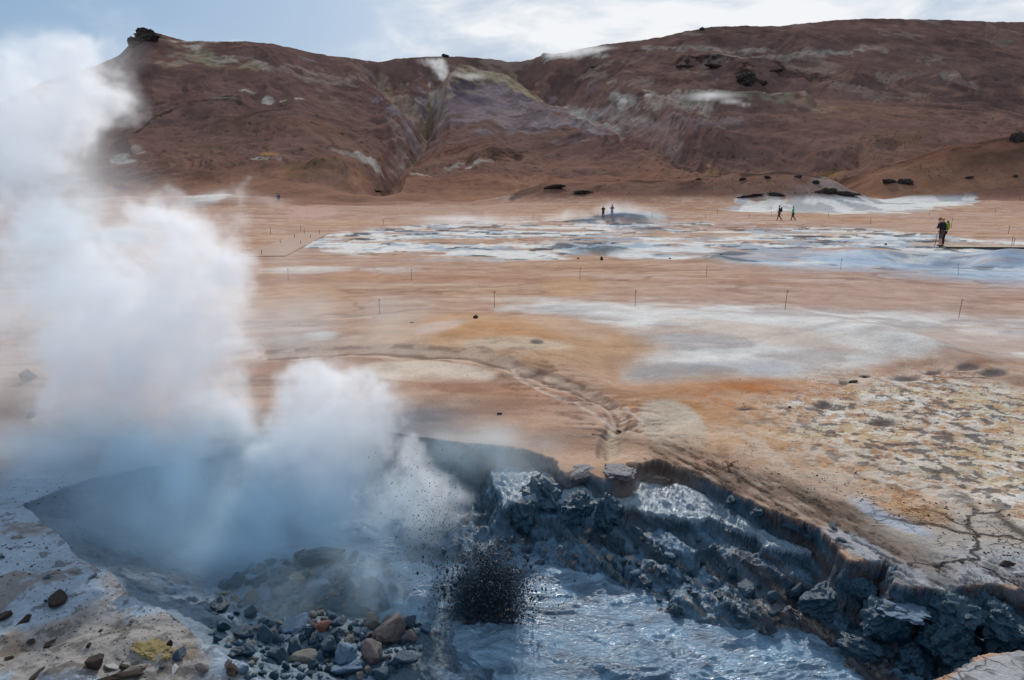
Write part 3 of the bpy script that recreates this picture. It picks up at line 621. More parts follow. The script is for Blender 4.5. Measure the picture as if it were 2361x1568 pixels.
def hit(px, py):
    """the point of the terrain seen at a picture position"""
    t, e = te(px, py); t = float(t); e = float(e)
    j = int(np.clip(np.searchsorted(T, t), 1, NC - 1)); f = (t - T[j - 1]) / (T[j] - T[j - 1])
    ec = EL[:, j - 1] * (1 - f) + EL[:, j] * f; yc = ALLY[:, j - 1] * (1 - f) + ALLY[:, j] * f
    k = np.argmax(ec >= e)
    if k == 0: k = int(np.argmax(ec)) if ec.max() < e else 1
    g = 0 if ec[k] == ec[k - 1] else np.clip((e - ec[k - 1]) / (ec[k] - ec[k - 1]), 0, 1)
    y = yc[k - 1] * (1 - g) + yc[k] * g
    return Vector((t * y, y, H0 + e * y))
def mud_pt(px, py, z=MUD_Z):
    p = plane_pt(px, py, z); return Vector((float(p[0]), float(p[1]), z))
def ppm(p): return F / (p[1] * cP - (p[2] - H0) * sP)      # picture units per metre there


# ================================================================== materials for things
def simple_mat(name, c, rough=.8, spec=.3, bump=0.0, bscale=20.0, var=0.0, vscale=8.0, metal=0.0):
    m = bpy.data.materials.new(name); m.use_nodes = True; t = m.node_tree; b = t.nodes['Principled BSDF']
    b.inputs['Base Color'].default_value = (*c, 1); b.inputs['Roughness'].default_value = rough; b.inputs['Specular IOR Level'].default_value = spec; b.inputs['Metallic'].default_value = metal
    tc_ = N(t, 'ShaderNodeTexCoord')
    if var > 0:
        n = N(t, 'ShaderNodeTexNoise', ins={'Scale': vscale, 'Detail': 6.0, 'Roughness': .65}); L(t, tc_.outputs['Object'], n.inputs['Vector'])
        r = N(t, 'ShaderNodeMapRange'); L(t, n.outputs['Fac'], r.inputs[0]); r.inputs[1].default_value = .3; r.inputs[2].default_value = .7; r.inputs[3].default_value = 1 - var; r.inputs[4].default_value = 1 + var
        v = N(t, 'ShaderNodeVectorMath', operation='SCALE'); v.inputs[0].default_value = c; L(t, r.outputs[0], v.inputs[3]); L(t, v.outputs[0], b.inputs['Base Color'])
    if bump > 0:
        n = N(t, 'ShaderNodeTexNoise', ins={'Scale': bscale, 'Detail': 6.0, 'Roughness': .65}); L(t, tc_.outputs['Object'], n.inputs['Vector'])
        bp = N(t, 'ShaderNodeBump', ins={'Strength': bump, 'Distance': .02}); L(t, n.outputs['Fac'], bp.inputs['Height']); L(t, bp.outputs[0], b.inputs['Normal'])
    return m
def rgb(r, g, b, k=1.0): return tuple(float(v) * k for v in s2l((r, g, b)))

# ------------------------------------------------------------------ liquid mud
def mud_sheet():
    nx, ny = 760, 620
    xs = np.linspace(-5.6, 5.8, nx); y_ = np.linspace(4.0, 10.6, ny)
    Xm, Ym = np.meshgrid(xs, y_)
    qx = Xm + (fbm(Xm * .9, Ym * .9, 3, 401) - .5) * 1.6; qy = Ym + (fbm(Xm * .9, Ym * .9, 3, 403) - .5) * 1.6
    flow = fbm(qx * 1.5, qy * 3.4, 5, 405, gain=.5, ridged=True)
    z = MUD_Z + (flow - .6) * 0.12 + (fbm(qx * 5, qy * 11, 4, 407, ridged=True) - .6) * 0.018 + (fbm(Xm * 1.2, Ym * 1.2, 3, 409) - .5) * .05
    b = mud_pt(1125, 1440); r = np.hypot(Xm - b.x, (Ym - b.y))
    z += 0.10 * np.exp(-(r / .35) ** 2) + 0.018 * np.sin(r * 17 + fbm(Xm * 3, Ym * 3, 3, 411) * 7) * np.exp(-r / .9)
    me = grid_mesh('mud_pool', Xm, Ym, z)
    m = bpy.data.materials.new('liquid_mud'); m.use_nodes = True; t = m.node_tree; bs = t.nodes['Principled BSDF']
    geo = N(t, 'ShaderNodeNewGeometry')
    mpn = N(t, 'ShaderNodeMapping'); mpn.inputs['Scale'].default_value = (1, 2.4, 1); L(t, geo.outputs['Position'], mpn.inputs['Vector'])
    n = N(t, 'ShaderNodeTexNoise', ins={'Scale': 1.6, 'Detail': 8.0, 'Roughness': .62, 'Distortion': 1.2}); L(t, mpn.outputs[0], n.inputs['Vector'])
    cr_ = N(t, 'ShaderNodeValToRGB'); L(t, n.outputs['Fac'], cr_.inputs[0])
    cr_.color_ramp.elements[0].position = .36; cr_.color_ramp.elements[0].color = (*rgb(54, 84, 108), 1); cr_.color_ramp.elements[1].position = .62; cr_.color_ramp.elements[1].color = (*rgb(118, 152, 178), 1)
    L(t, cr_.outputs[0], bs.inputs['Base Color']); bs.inputs['Specular IOR Level'].default_value = .7; bs.inputs['IOR'].default_value = 1.5
    r_ = N(t, 'ShaderNodeMapRange'); L(t, n.outputs['Fac'], r_.inputs[0]); r_.inputs[1].default_value = .35; r_.inputs[2].default_value = .65; r_.inputs[3].default_value = .44; r_.inputs[4].default_value = .20; L(t, r_.outputs[0], bs.inputs['Roughness'])
    b1 = N(t, 'ShaderNodeTexNoise', ins={'Scale': 8.0, 'Detail': 6.0, 'Roughness': .6, 'Distortion': 1.5}); L(t, mpn.outputs[0], b1.inputs['Vector'])
    b2 = N(t, 'ShaderNodeTexNoise', ins={'Scale': 42.0, 'Detail': 3.0, 'Roughness': .6, 'Distortion': .6}); L(t, mpn.outputs[0], b2.inputs['Vector'])
    ad = N(t, 'ShaderNodeMath', operation='MULTIPLY_ADD'); L(t, b2.outputs['Fac'], ad.inputs[0]); ad.inputs[1].default_value = .10; L(t, b1.outputs['Fac'], ad.inputs[2])
    bp = N(t, 'ShaderNodeBump', ins={'Strength': .75, 'Distance': .06}); L(t, ad.outputs[0], bp.inputs['Height']); L(t, bp.outputs[0], bs.inputs['Normal'])
    o = link('mud_pool', me, None, m); tag(o, kind='structure'); return o
mud_sheet()

# ------------------------------------------------------------------ rocks
ROCKM = {'dark': simple_mat('wet_dark_rock', rgb(32, 62, 82), .5, .5, .8, 14, .35), 'tan': simple_mat('tan_rock', rgb(120, 116, 110), .8, .3, .8, 14, .25),
         'pink': simple_mat('pinkish_rock', rgb(106, 98, 96), .8, .3, .8, 14, .25), 'red': simple_mat('rust_red_rock', rgb(122, 84, 72), .8, .3, .8, 14, .3),
         'blue': simple_mat('blue_grey_rock', rgb(74, 100, 124), .55, .45, .8, 14, .25), 'black': simple_mat('black_lava', rgb(58, 50, 47), .9, .2, 1.0, 6, .4),
         'pale': simple_mat('pale_rock', rgb(188, 184, 180), .8, .3, .8, 14, .2), 'lobe': simple_mat('frothy_mud', rgb(116, 112, 116), .7, .4, 1.0, 14, .3), 'yellow': simple_mat('sulphur_crust', rgb(160, 142, 96), .9, .2, 1.0, 30, .35, 30),
         'umber': simple_mat('umber_rock', rgb(70, 58, 52), .9, .2, 1.0, 20, .4), 'mudrock': simple_mat('mud_coated_rock', rgb(22, 60, 80), .34, .6, 1.0, 12, .4)}
from mathutils import noise as mn
def rock_mesh(name, seed, sx=1, sy=1, sz=1, npts=13, rough=.10, sub=2, craggy=False):
    r = random.Random(seed); bm = bmesh.new()
    for i in range(npts):
        v = Vector((r.gauss(0, 1), r.gauss(0, 1), r.gauss(0, 1))).normalized() * r.uniform(.8, 1.0)
        bm.verts.new(v)
    bmesh.ops.convex_hull(bm, input=bm.verts[:])
    loose = [v for v in bm.verts if not v.link_faces]
    bmesh.ops.delete(bm, geom=loose, context='VERTS')
    bmesh.ops.bevel(bm, geom=bm.edges[:] + bm.verts[:], offset=.07, segments=1, affect='EDGES')
    bmesh.ops.triangulate(bm, faces=bm.faces[:])
    for _ in range(sub): bmesh.ops.subdivide_edges(bm, edges=[e for e in bm.edges if e.calc_length() > .16], cuts=1, use_grid_fill=True)
    bmesh.ops.triangulate(bm, faces=bm.faces[:])
    off = Vector((seed * 3.7, seed * 1.3, 0))
    for v in bm.verts:
        n_ = mn.fractal(v.co * 2.4 + off, .9, 2.1, 4) * rough
        n_ += (mn.noise(v.co * 7 + off)) * rough * .35
        if craggy: n_ += abs(mn.noise(v.co * 3.4 + off * 2)) * rough * 1.6
        v.co += v.co.normalized() * n_
    for v in bm.verts: v.co = Vector((v.co.x * sx, v.co.y * sy, v.co.z * sz))
    me = bpy.data.meshes.new(name); bm.to_mesh(me); bm.free(); return me
VAR = [rock_mesh('rock', k, *s_) for k, s_ in enumerate([(1, .8, .7), (1.1, .7, .8), (.9, .9, .8), (1.2, .8, .5), (1, 1, .6), (.8, .7, 1.0), (1.15, .9, .75), (.95, .8, .9)])]
VMAT = {}
def variant(k, mat):
    if (k, mat) not in VMAT:
        me = VAR[k].copy(); me.materials.append(ROCKM[mat]); VMAT[(k, mat)] = me
    return VMAT[(k, mat)]
rr = random.Random(5)
def put_rock(px, py, size_px, mat, label, cat='rock', name='rock', group=None, k=None, sink=.3, rz=None, tilt=.35, sc3=(1, 1, 1), pos=None, mesh=None):
    p = pos or hit(px, py)
    s_ = size_px / 2 / ppm(p)
    k = rr.randrange(len(VAR)) if k is None else k
    o = link(name, mesh or variant(k, mat))
    o.location = p + Vector((0, 0, s_ * (.75 - sink - (.28 if mat == 'lobe' else 0)) * sc3[2])); o.scale = (s_ * sc3[0], s_ * sc3[1], s_ * sc3[2])
    o.rotation_euler = (rr.uniform(-tilt, tilt), rr.uniform(-tilt, tilt), rr.uniform(0, 6.28) if rz is None else rz)
    tag(o, label, cat, group); return o

# stones lying on the near left bank
BANKS = [(135, 1395, 66, 'black', 'dark grey pointed boulder standing alone on the blue-grey near left bank', (1.1, .8, 1.0)),
         (222, 1538, 62, 'umber', 'rust brown boulder with pale top near the bottom left corner', (1, .9, 1.1)),
         (258, 1542, 36, 'pale', 'pale crusted stone touching the right side of the rust brown boulder', (1.4, .8, .7)),
         (285, 1540, 26, 'umber', 'low brown crusted stone at the end of the pale crusted stone', (1.2, .8, .7)),
         (392, 1492, 26, 'umber', 'small dark brown stone sitting on the yellow sulphur crust', (.8, .8, 1.1)),
         (413, 1518, 44, 'dark', 'grey angular stone just below the yellow sulphur crust', (1.1, .9, .8)),
         (403, 1545, 26, 'pale', 'flat whitish stone below the grey angular stone on the bank', (1.3, .8, .5)),
         (374, 1540, 18, 'dark', 'small dark stone left of the flat whitish stone', (1, 1, .7)),
         (332, 1541, 17, 'red', 'small reddish stone between the boulder and the flat whitish stone', (1.2, .8, .6)),
         (466, 1545, 40, 'pink', 'long pinkish grey stone lying toward the rim of the near bank', (.6, 1.4, .6)),
         (538, 1552, 56, 'umber', 'dark ridged lump at the lower right end of the near bank', (1.1, .8, .8)),
         (14, 1425, 44, 'black', 'black crusted lump at the left edge of the picture', (1, 1, .8)),
         (55, 1435, 40, 'black', 'low black crust beside the lump at the left edge', (1.5, .8, .4)),
         (72, 1482, 34, 'black', 'flat black cinder on ochre soil at the left', (1.5, .8, .4)),
         (112, 1490, 32, 'umber', 'brown-black cinder right of the flat black one', (1.1, .9, .7)),
         (22, 1520, 22, 'umber', 'small brown cinder in the bottom left corner', (1, .8, .6)),
         (205, 1490, 22, 'black', 'small black stone above the rust brown boulder', (1, .9, .7)),
         (108, 1333, 22, 'dark', 'small dark pebble near the middle of the near bank slope', (1.2, .9, .6)),
         (215, 1330, 20, 'dark', 'low dark stone by the rim above the lone pointed boulder', (1.4, .8, .4)),
         (5, 1286, 20, 'dark', 'dark pebble at the left edge on the blue-grey bank', (1, 1, .7)),
         (105, 1388, 14, 'dark', 'tiny pebble just left of the lone pointed boulder', (1, 1, .7)),
         (290, 1562, 70, 'umber', 'brown overhanging crust at the very bottom edge', (1.8, .7, .4)),
         (80, 1562, 40, 'umber', 'small brown crust along the bottom edge at left', (1.4, .9, .4)),
         (232, 1455, 14, 'umber', 'tiny brown stone on the middle of the near bank', (1, 1, .6)),
         (305, 1432, 24, 'red', 'thin reddish crust on the slope above the sulphur crust', (1.6, .7, .3))]
for i, (x, y, s_, m_, lab, s3) in enumerate(BANKS):
    put_rock(x, y, s_, m_, lab, group='stones on the near left bank', k=[0, 2, 3, 4, 5, 1, 3, 6][i % 8], sink=.3, sc3=s3)
# sulphur crust: a low knobbly patch
sulf = link('sulphur_crust', rock_mesh('sulphur_crust', 77, 1.4, .7, .28, 24, .35, 3, True), None, ROCKM['yellow'])
p_ = hit(350, 1500); sulf.location = p_ + Vector((0, 0, .0)); sulf.scale = (.13, .13, .11); sulf.rotation_euler = (0, 0, -.4)
tag(sulf, 'knobbly yellow sulphur crust on the near left bank', 'sulphur crust')
# fine grit on the bank: countless
def scatter_mesh(name, pts, sizes, mat, seed=0, flat=.6):
    r = np.random.default_rng(seed)
    base = np.array([(1, 0, 0), (-1, 0, 0), (0, 1, 0), (0, -1, 0), (0, 0, 1), (0, 0, -1)], float)
    fc = np.array([(0, 2, 4), (2, 1, 4), (1, 3, 4), (3, 0, 4), (2, 0, 5), (1, 2, 5), (3, 1, 5), (0, 3, 5)])
    n = len(pts); V = base[None] * (r.uniform(.6, 1.1, (n, 6, 1))) * np.asarray(sizes)[:, None, None]
    V[:, :, 2] *= flat; a = r.uniform(0, 6.28, n); ca, sa = np.cos(a)[:, None], np.sin(a)[:, None]
    x = V[:, :, 0] * ca - V[:, :, 1] * sa; y = V[:, :, 0] * sa + V[:, :, 1] * ca
    V = np.stack([x, y, V[:, :, 2]], -1) + np.asarray(pts)[:, None, :]
    Fc = (fc[None] + (np.arange(n) * 6)[:, None, None]).reshape(-1, 3)
    me = bpy.data.meshes.new(name); me.vertices.add(n * 6); me.vertices.foreach_set('co', V.astype(np.float32).ravel())
    me.loops.add(Fc.size); me.loops.foreach_set('vertex_index', Fc.ravel().astype(np.int32)); me.polygons.add(len(Fc))
    me.polygons.foreach_set('loop_start', np.arange(0, Fc.size, 3, dtype=np.int32)); me.polygons.foreach_set('loop_total', np.full(len(Fc), 3, np.int32)); me.update(calc_edges=True)
    me.materials.append(mat); return me
pts, szs = [], []
while len(pts) < 1500:
    x, y = rr.uniform(0, 600), rr.uniform(1180, 1567)
    p = hit(x, y)
    if p.z < -0.06 or p.y > 8: continue
    if fbm(np.array([p.x * 1.8]), np.array([p.y * 1.8]), 4, 501)[0] < rr.uniform(.35, .62): continue
    pts.append(p); szs.append(rr.choice([.002, .003, .003, .004, .005, .007, .011]))
o = link('gravel', scatter_mesh('gravel', pts, szs, ROCKM['umber'], 3)); tag(o, 'brown and grey grit strewn over the near left bank', 'gravel', kind='stuff')
pts, szs = [], []
while len(pts) < 1500:
    x, y = rr.uniform(0, 400) if rr.random() < .35 else rr.uniform(1700, 2361), rr.uniform(860, 1340)
    p = hit(x, y)
    if p.z < -0.1: continue
    if fbm(np.array([p.x * .8]), np.array([p.y * .8]), 4, 503)[0] < rr.uniform(.4, .62): continue
    pts.append(p); szs.append(rr.choice([.006, .008, .010, .014, .02]))
o = link('gravel', scatter_mesh('pebbles', pts, szs, ROCKM['umber'], 4)); tag(o, 'loose dark pebbles scattered on the flats beyond the pit', 'gravel', kind='stuff')

pts, szs = [], []
while len(pts) < 1800:
    x, y = rr.uniform(560, 2361), rr.uniform(600, 1040)
    p = hit(x, y)
    if p.z < -0.1 or fbm(np.array([p.x * .35]), np.array([p.y * .5]), 4, 507)[0] < rr.uniform(.42, .66): continue
    pts.append(p); szs.append(p.y / F * rr.choice([.4, .5, .6, .8, 1.0, 1.5]))
o = link('gravel', scatter_mesh('plain_pebbles', pts, szs, ROCKM['umber'], 14)); tag(o, 'tiny dark stones sprinkled over the orange plain', 'gravel', kind='stuff')
# single stones on the plain
PLAIN = [(1387, 600, 13, 'black', 'small upright black stone on the near edge of the white flats, right of its twin', (.8, .8, 1.3)), (1333, 597, 9, 'black', 'smaller black stone left of the upright one on the white flats', (1, 1, .8)),
         (1097, 734, 17, 'umber', 'brown stone at the far edge of the ochre mound', (1.2, .9, .7)), (68, 878, 46, 'dark', 'dark conical stone standing behind the thin steam at far left', (1, .9, 1.2)), (72, 962, 30, 'black', 'low dark stone in the shaded ground left of the steam', (1.3, .9, .6)),
         (1152, 955, 15, 'dark', 'lone dark stone on the brown slope above the pit', (1.2, .9, .8)), (1428, 996, 22, 'umber', 'flat brown stone in the dry channel above the pit', (1.4, .9, .5)), (1367, 1003, 9, 'black', 'tiny dark stone on the slope left of the dry channel', (1, 1, .7)),
         (2320, 1306, 32, 'black', 'dark angular stone on the grey cracked flat at right', (1.1, .9, 1.0)), (1967, 882, 22, 'umber', 'brown stone at the foot of the grey mound', (1.4, .9, .6)), (1995, 870, 14, 'umber', 'smaller brown stone right of the one at the foot of the grey mound', (1.2, .9, .6)),
         (1662, 588, 7, 'black', 'tiny black stone in the middle of the white flats', (1.2, 1, .7)), (2042, 565, 9, 'umber', 'tiny brown stone on the white flats left of the couple', (1.2, 1, .7)), (950, 745, 12, 'dark', 'small dark stone right beside the steam column', (1.3, .9, .6)),
         (1820, 940, 10, 'black', 'tiny black stone on the orange soil at right', (1.2, 1, .7)), (1545, 597, 7, 'black', 'tiny dark stone at the right end of the white flats edge', (1.3, 1, .7))]
for x, y, s_, m_, lab, s3 in PLAIN: put_rock(x, y, s_, m_, lab, sc3=s3, sink=.35, group='single stones on the plain')

# rubble heap in the pit
heapcol = ['dark', 'blue', 'dark', 'blue', 'tan', 'pink', 'tan', 'mudrock']
BIG = [(640, 1335, 78, 'dark', 'large dark wedge-shaped rock with grey top on the left side of the heap', (1.1, .8, .7)), (742, 1292, 120, 'mudrock', 'widest black mud-coated slab crowning the rubble heap', (1.2, .7, .5)), (733, 1365, 86, 'blue', 'large rounded blue-grey boulder in the middle of the heap', (1, .9, .8)),
       (687, 1345, 52, 'tan', 'tan pointed rock near the centre of the heap', (.8, .8, 1.1)), (612, 1378, 60, 'blue', 'pale blue-grey flat rock left of the tan pebbles', (1.1, .8, .5)), (684, 1450, 84, 'blue', 'big blue-grey block below the tan pebbles', (1.15, .9, .75)),
       (745, 1450, 50, 'red', 'rust red rock right of the big blue-grey block', (.9, .9, .9)), (700, 1405, 46, 'pink', 'pinkish block above the big blue-grey block', (.9, .9, 1)), (655, 1415, 40, 'tan', 'square tan rock left of the pinkish block', (.9, .9, .9)),
       (900, 1470, 120, 'pink', 'largest pinkish boulder at the right front of the heap', (1.1, .9, .8)), (895, 1440, 40, 'pink', 'pinkish cobble perched on the largest pinkish boulder', (1, 1, 1)), (860, 1520, 90, 'pink', 'pinkish grey pointed block in front of the largest boulder', (.9, .9, 1)),
       (800, 1520, 90, 'blue', 'blue-grey box-shaped block at the front of the heap', (1, .9, 1)), (760, 1500, 76, 'dark', 'dark blue leaning block left of the box-shaped one', (.7, .9, 1.1)), (800, 1550, 80, 'blue', 'flat-topped blue-grey block at the bottom edge', (1.2, .9, .7)),
       (930, 1530, 80, 'dark', 'dark grey block at the right foot of the heap', (1, .9, .9)), (880, 1562, 60, 'dark', 'dark block cut by the bottom edge under the pink rocks', (1, .9, .8)), (820, 1420, 90, 'dark', 'long dark tilted slab right of the centre of the heap', (1.4, .7, .6)),
       (700, 1520, 60, 'tan', 'knobbly tan crusted rock at the front left of the heap', (1.2, .8, .6)), (770, 1400, 60, 'dark', 'dark rock behind the rust red one', (1, .9, .7)), (850, 1370, 80, 'dark', 'steam-veiled dark rock high on the right of the heap', (1.1, .9, .7)), (640, 1520, 70, 'dark', 'dark block in deep shade at the left foot of the heap', (1.1, .9, .7))]
placed = []
for x, y, s_, m_, lab, s3 in BIG:
    put_rock(x, y, s_, m_, lab, group='rocks of the rubble heap', sc3=s3, sink=.35, tilt=.5); placed.append((x, y, s_))
SZ = {0: 'small', 1: 'medium'}; CN = {'dark': 'dark wet', 'blue': 'blue-grey', 'tan': 'tan', 'pink': 'pinkish', 'mudrock': 'mud-coated'}
cnt = 0; tries = 0
while cnt < 150 and tries < 9000:
    tries += 1
    x = rr.gauss(740, 120); y = rr.gauss(1420, 80)
    if not (480 < x < 1010 and 1250 < y < 1568): continue
    d = ((x - 740) / 250) ** 2 + ((y - 1430) / 190) ** 2
    if d > 1.05: continue
    centre = ((x - 690) / 90) ** 2 + ((y - 1375) / 75) ** 2 < 1
    s_ = rr.choice([18, 22, 26, 30]) if centre else rr.choice([22, 28, 36, 44, 56])
    if any((x - a) ** 2 + (y - b) ** 2 < (.27 * (s_ + c)) ** 2 for a, b, c in placed): continue
    m_ = rr.choice(['tan', 'tan', 'pink', 'tan', 'dark', 'blue']) if centre else rr.choice(['dark', 'dark', 'blue', 'blue', 'mudrock', 'pink', 'tan'] if x > 800 else ['dark', 'dark', 'blue', 'mudrock', 'mudrock', 'tan'])
    if centre: where = 'in the tan patch at the centre of the heap'
    elif y < 1310: where = 'at the far foot of the heap below the steam'
    elif x < 620: where = 'on the left flank of the heap' if y < 1450 else 'at the shaded left foot of the heap'
    elif x > 900: where = 'on the right flank of the heap near the mud burst' if y < 1470 else 'at the right front foot of the heap'
    elif y > 1500: where = 'along the bottom edge in front of the heap'
    elif y > 1430: where = 'on the front slope of the heap'
    else: where = 'on the upper slope of the heap right of the tan patch'
    size = 'pebble' if s_ <= 22 else 'cobble' if s_ <= 30 else 'rock' if s_ <= 44 else 'block'
    put_rock(x, y, s_, m_, CN[m_] + ' ' + size + ' ' + where, group='rocks of the rubble heap', sink=.25, tilt=.7)
    placed.append((x, y, s_)); cnt += 1
pts, szs = [], []
while len(pts) < 420:
    x, y = rr.gauss(730, 120), rr.gauss(1420, 90)
    if ((x - 740) / 260) ** 2 + ((y - 1430) / 195) ** 2 > 1 or y > 1566: continue
    p = hit(x, y); pts.append(p); szs.append(rr.choice([.025, .03, .04, .05, .06]))
o = link('gravel', scatter_mesh('gravel', pts, szs, ROCKM['dark'], 6, .8)); tag(o, 'wet dark rubble filling the gaps between the rocks of the heap', 'gravel', kind='stuff')
# stones on the slumped mud right of the burst
SL = [(1258, 1272, 14, 'tan'), (1238, 1215, 12, 'tan'), (1356, 1229, 24, 'tan'), (1392, 1240, 20, 'tan'), (1300, 1247, 14, 'pink'), (1480, 1245, 18, 'tan'), (1495, 1255, 12, 'tan'), (1405, 1290, 24, 'tan'), (1330, 1285, 14, 'pink'), (1510, 1262, 10, 'tan'), (1218, 1272, 26, 'dark'), (1245, 1306, 34, 'dark'), (1322, 1303, 22, 'pink'),
      (1452, 1300, 16, 'dark'), (1500, 1318, 20, 'pink'), (1530, 1322, 16, 'dark'), (1545, 1290, 44, 'blue'), (1340, 1350, 50, 'dark'), (1275, 1330, 40, 'blue'), (1585, 1340, 22, 'dark'), (1205, 1245, 12, 'tan'), (1620, 1300, 26, 'dark'), (1690, 1330, 40, 'dark'), (1660, 1380, 26, 'mudrock'), (1720, 1370, 60, 'mudrock'), (1780, 1380, 40, 'dark'), (1835, 1375, 56, 'mudrock'),
      (1560, 1415, 44, 'mudrock'), (1600, 1375, 26, 'mudrock'), (1640, 1350, 22, 'dark'), (1495, 1350, 30, 'mudrock'), (1540, 1370, 26, 'dark'), (1740, 1420, 30, 'mudrock'), (1780, 1418, 26, 'mudrock'), (1690, 1410, 34, 'mudrock'), (1950, 1495, 44, 'mudrock'), (1870, 1400, 36, 'dark'), (1310, 1395, 36, 'dark'), (1270, 1365, 30, 'mudrock'), (1650, 1265, 22, 'dark'), (1610, 1250, 16, 'dark'), (1470, 1275, 14, 'dark')]
for k_ in range(28):
    x = rr.uniform(1420, 1960); y = 1270 + (x - 1420) * .25 + rr.uniform(-20, 110); SL.append((x, y, rr.choice([12, 16, 20, 28]), rr.choice(['dark', 'mudrock', 'mudrock', 'tan' if rr.random() < .3 else 'blue'])))
SL2 = []
for x, y, s_, m_ in SL:
    if x < 1420: where = 'on the slumped mud just right of the burst' if y < 1295 else 'standing in the shiny mud right of the burst'
    elif x < 1620: where = 'on the slumped ledge below the terrace' if y < 1330 else 'at the edge of the flowing mud below the slump'
    elif x < 1800: where = 'on the lumpy slope under the bright terrace' if y < 1375 else 'where the lumpy slope meets the mud'
    else: where = 'at the foot of the dark wall on the right'
    size = 'pebble' if s_ <= 14 else 'cobble' if s_ <= 24 else 'rock' if s_ <= 36 else 'boulder'
    put_rock(x, y, s_, m_, CN[m_] + ' ' + size + ' ' + where, group='stones on the slumped mud', sink=.3)

# broken mud clods along the right side of the pit
CL = [(1340, 1084, 76, 'pale bumpy mud lobe hanging from the rim left of the dry channel', 'lobe', (1.1, .8, .38)), (1430, 1088, 100, 'wide pale mud lobe hanging from the rim right of the dry channel', 'lobe', (1.3, .8, .30)),
      (1260, 1150, 120, 'rounded dark mud boulder under the brightest glints', 'mudrock', (1.1, .8, .8)), (1330, 1180, 90, 'dark mud clod below the pale hanging lobe', 'mudrock', (1, .8, .9)), (1400, 1190, 90, 'dark mud clod right of the one below the hanging lobe', 'mudrock', (.9, .8, 1)), (1210, 1190, 90, 'dark mud clod at the left end of the clod row', 'mudrock', (1, .8, .8)),
      (2075, 1405, 120, 'tilted bright grey mud slab on the broken right wall', 'blue', (1.3, .9, .28)), (2190, 1410, 150, 'largest cracked mud block split off the right bank', 'mudrock', (1.0, .9, .6)), (2040, 1440, 150, 'dark mud block under the tilted bright slab', 'mudrock', (1, .8, .8)), (2180, 1500, 150, 'craggy dark block with a hollow under the split block', 'mudrock', (1, .8, .9)),
      (1900, 1390, 120, 'dark slumped mud mass right of the terrace foot', 'mudrock', (1.1, .8, .8)), (2290, 1450, 170, 'brown-black wall mass in the cavity at the right edge', 'mudrock', (1, .8, .8)), (2110, 1540, 130, 'black clod near the bottom right by the pale slab', 'mudrock', (1, .8, .9)), (2000, 1500, 110, 'low black clod touching the mud at bottom right', 'mudrock', (1.3, .8, .6)),
      (1985, 1360, 80, 'dark spur of mud between terrace and tilted slab', 'mudrock', (.9, .8, .6)), (1940, 1250, 26, 'small dark clod on the rim corner above the terrace', 'mudrock', (1.3, .9, .8)), (1820, 1215, 36, 'dark clod wedged under the rim above the bright terrace', 'mudrock', (1.5, .8, .5)), (1750, 1180, 40, 'broken dark clod under the rim left of the wedged one', 'mudrock', (1.4, .8, .6)),
      (1690, 1155, 34, 'small broken clod under the rim below the long crack', 'mudrock', (1.3, .8, .6)), (1870, 1240, 30, 'crumbling clod at the right end of the bright terrace', 'mudrock', (1.4, .8, .6)), (1520, 1110, 60, 'dark brown hollow clod under the overhanging rim', 'umber', (1.4, .8, .6)), (1920, 1215, 30, 'flat clod on the rim left of the rim corner', 'mudrock', (1.5, .8, .4))]
for i, (x, y, s_, lab, m_, s3) in enumerate(CL):
    me = rock_mesh('mud_clod', 200 + i, 1, 1, 1, 22, .20, 3, True); me.materials.append(ROCKM[m_])
    put_rock(x, y, s_, m_, lab, 'mud clod', 'mud_clod', 'mud clods along the right side of the pit', sc3=s3, sink=.62, mesh=me, tilt=.2)

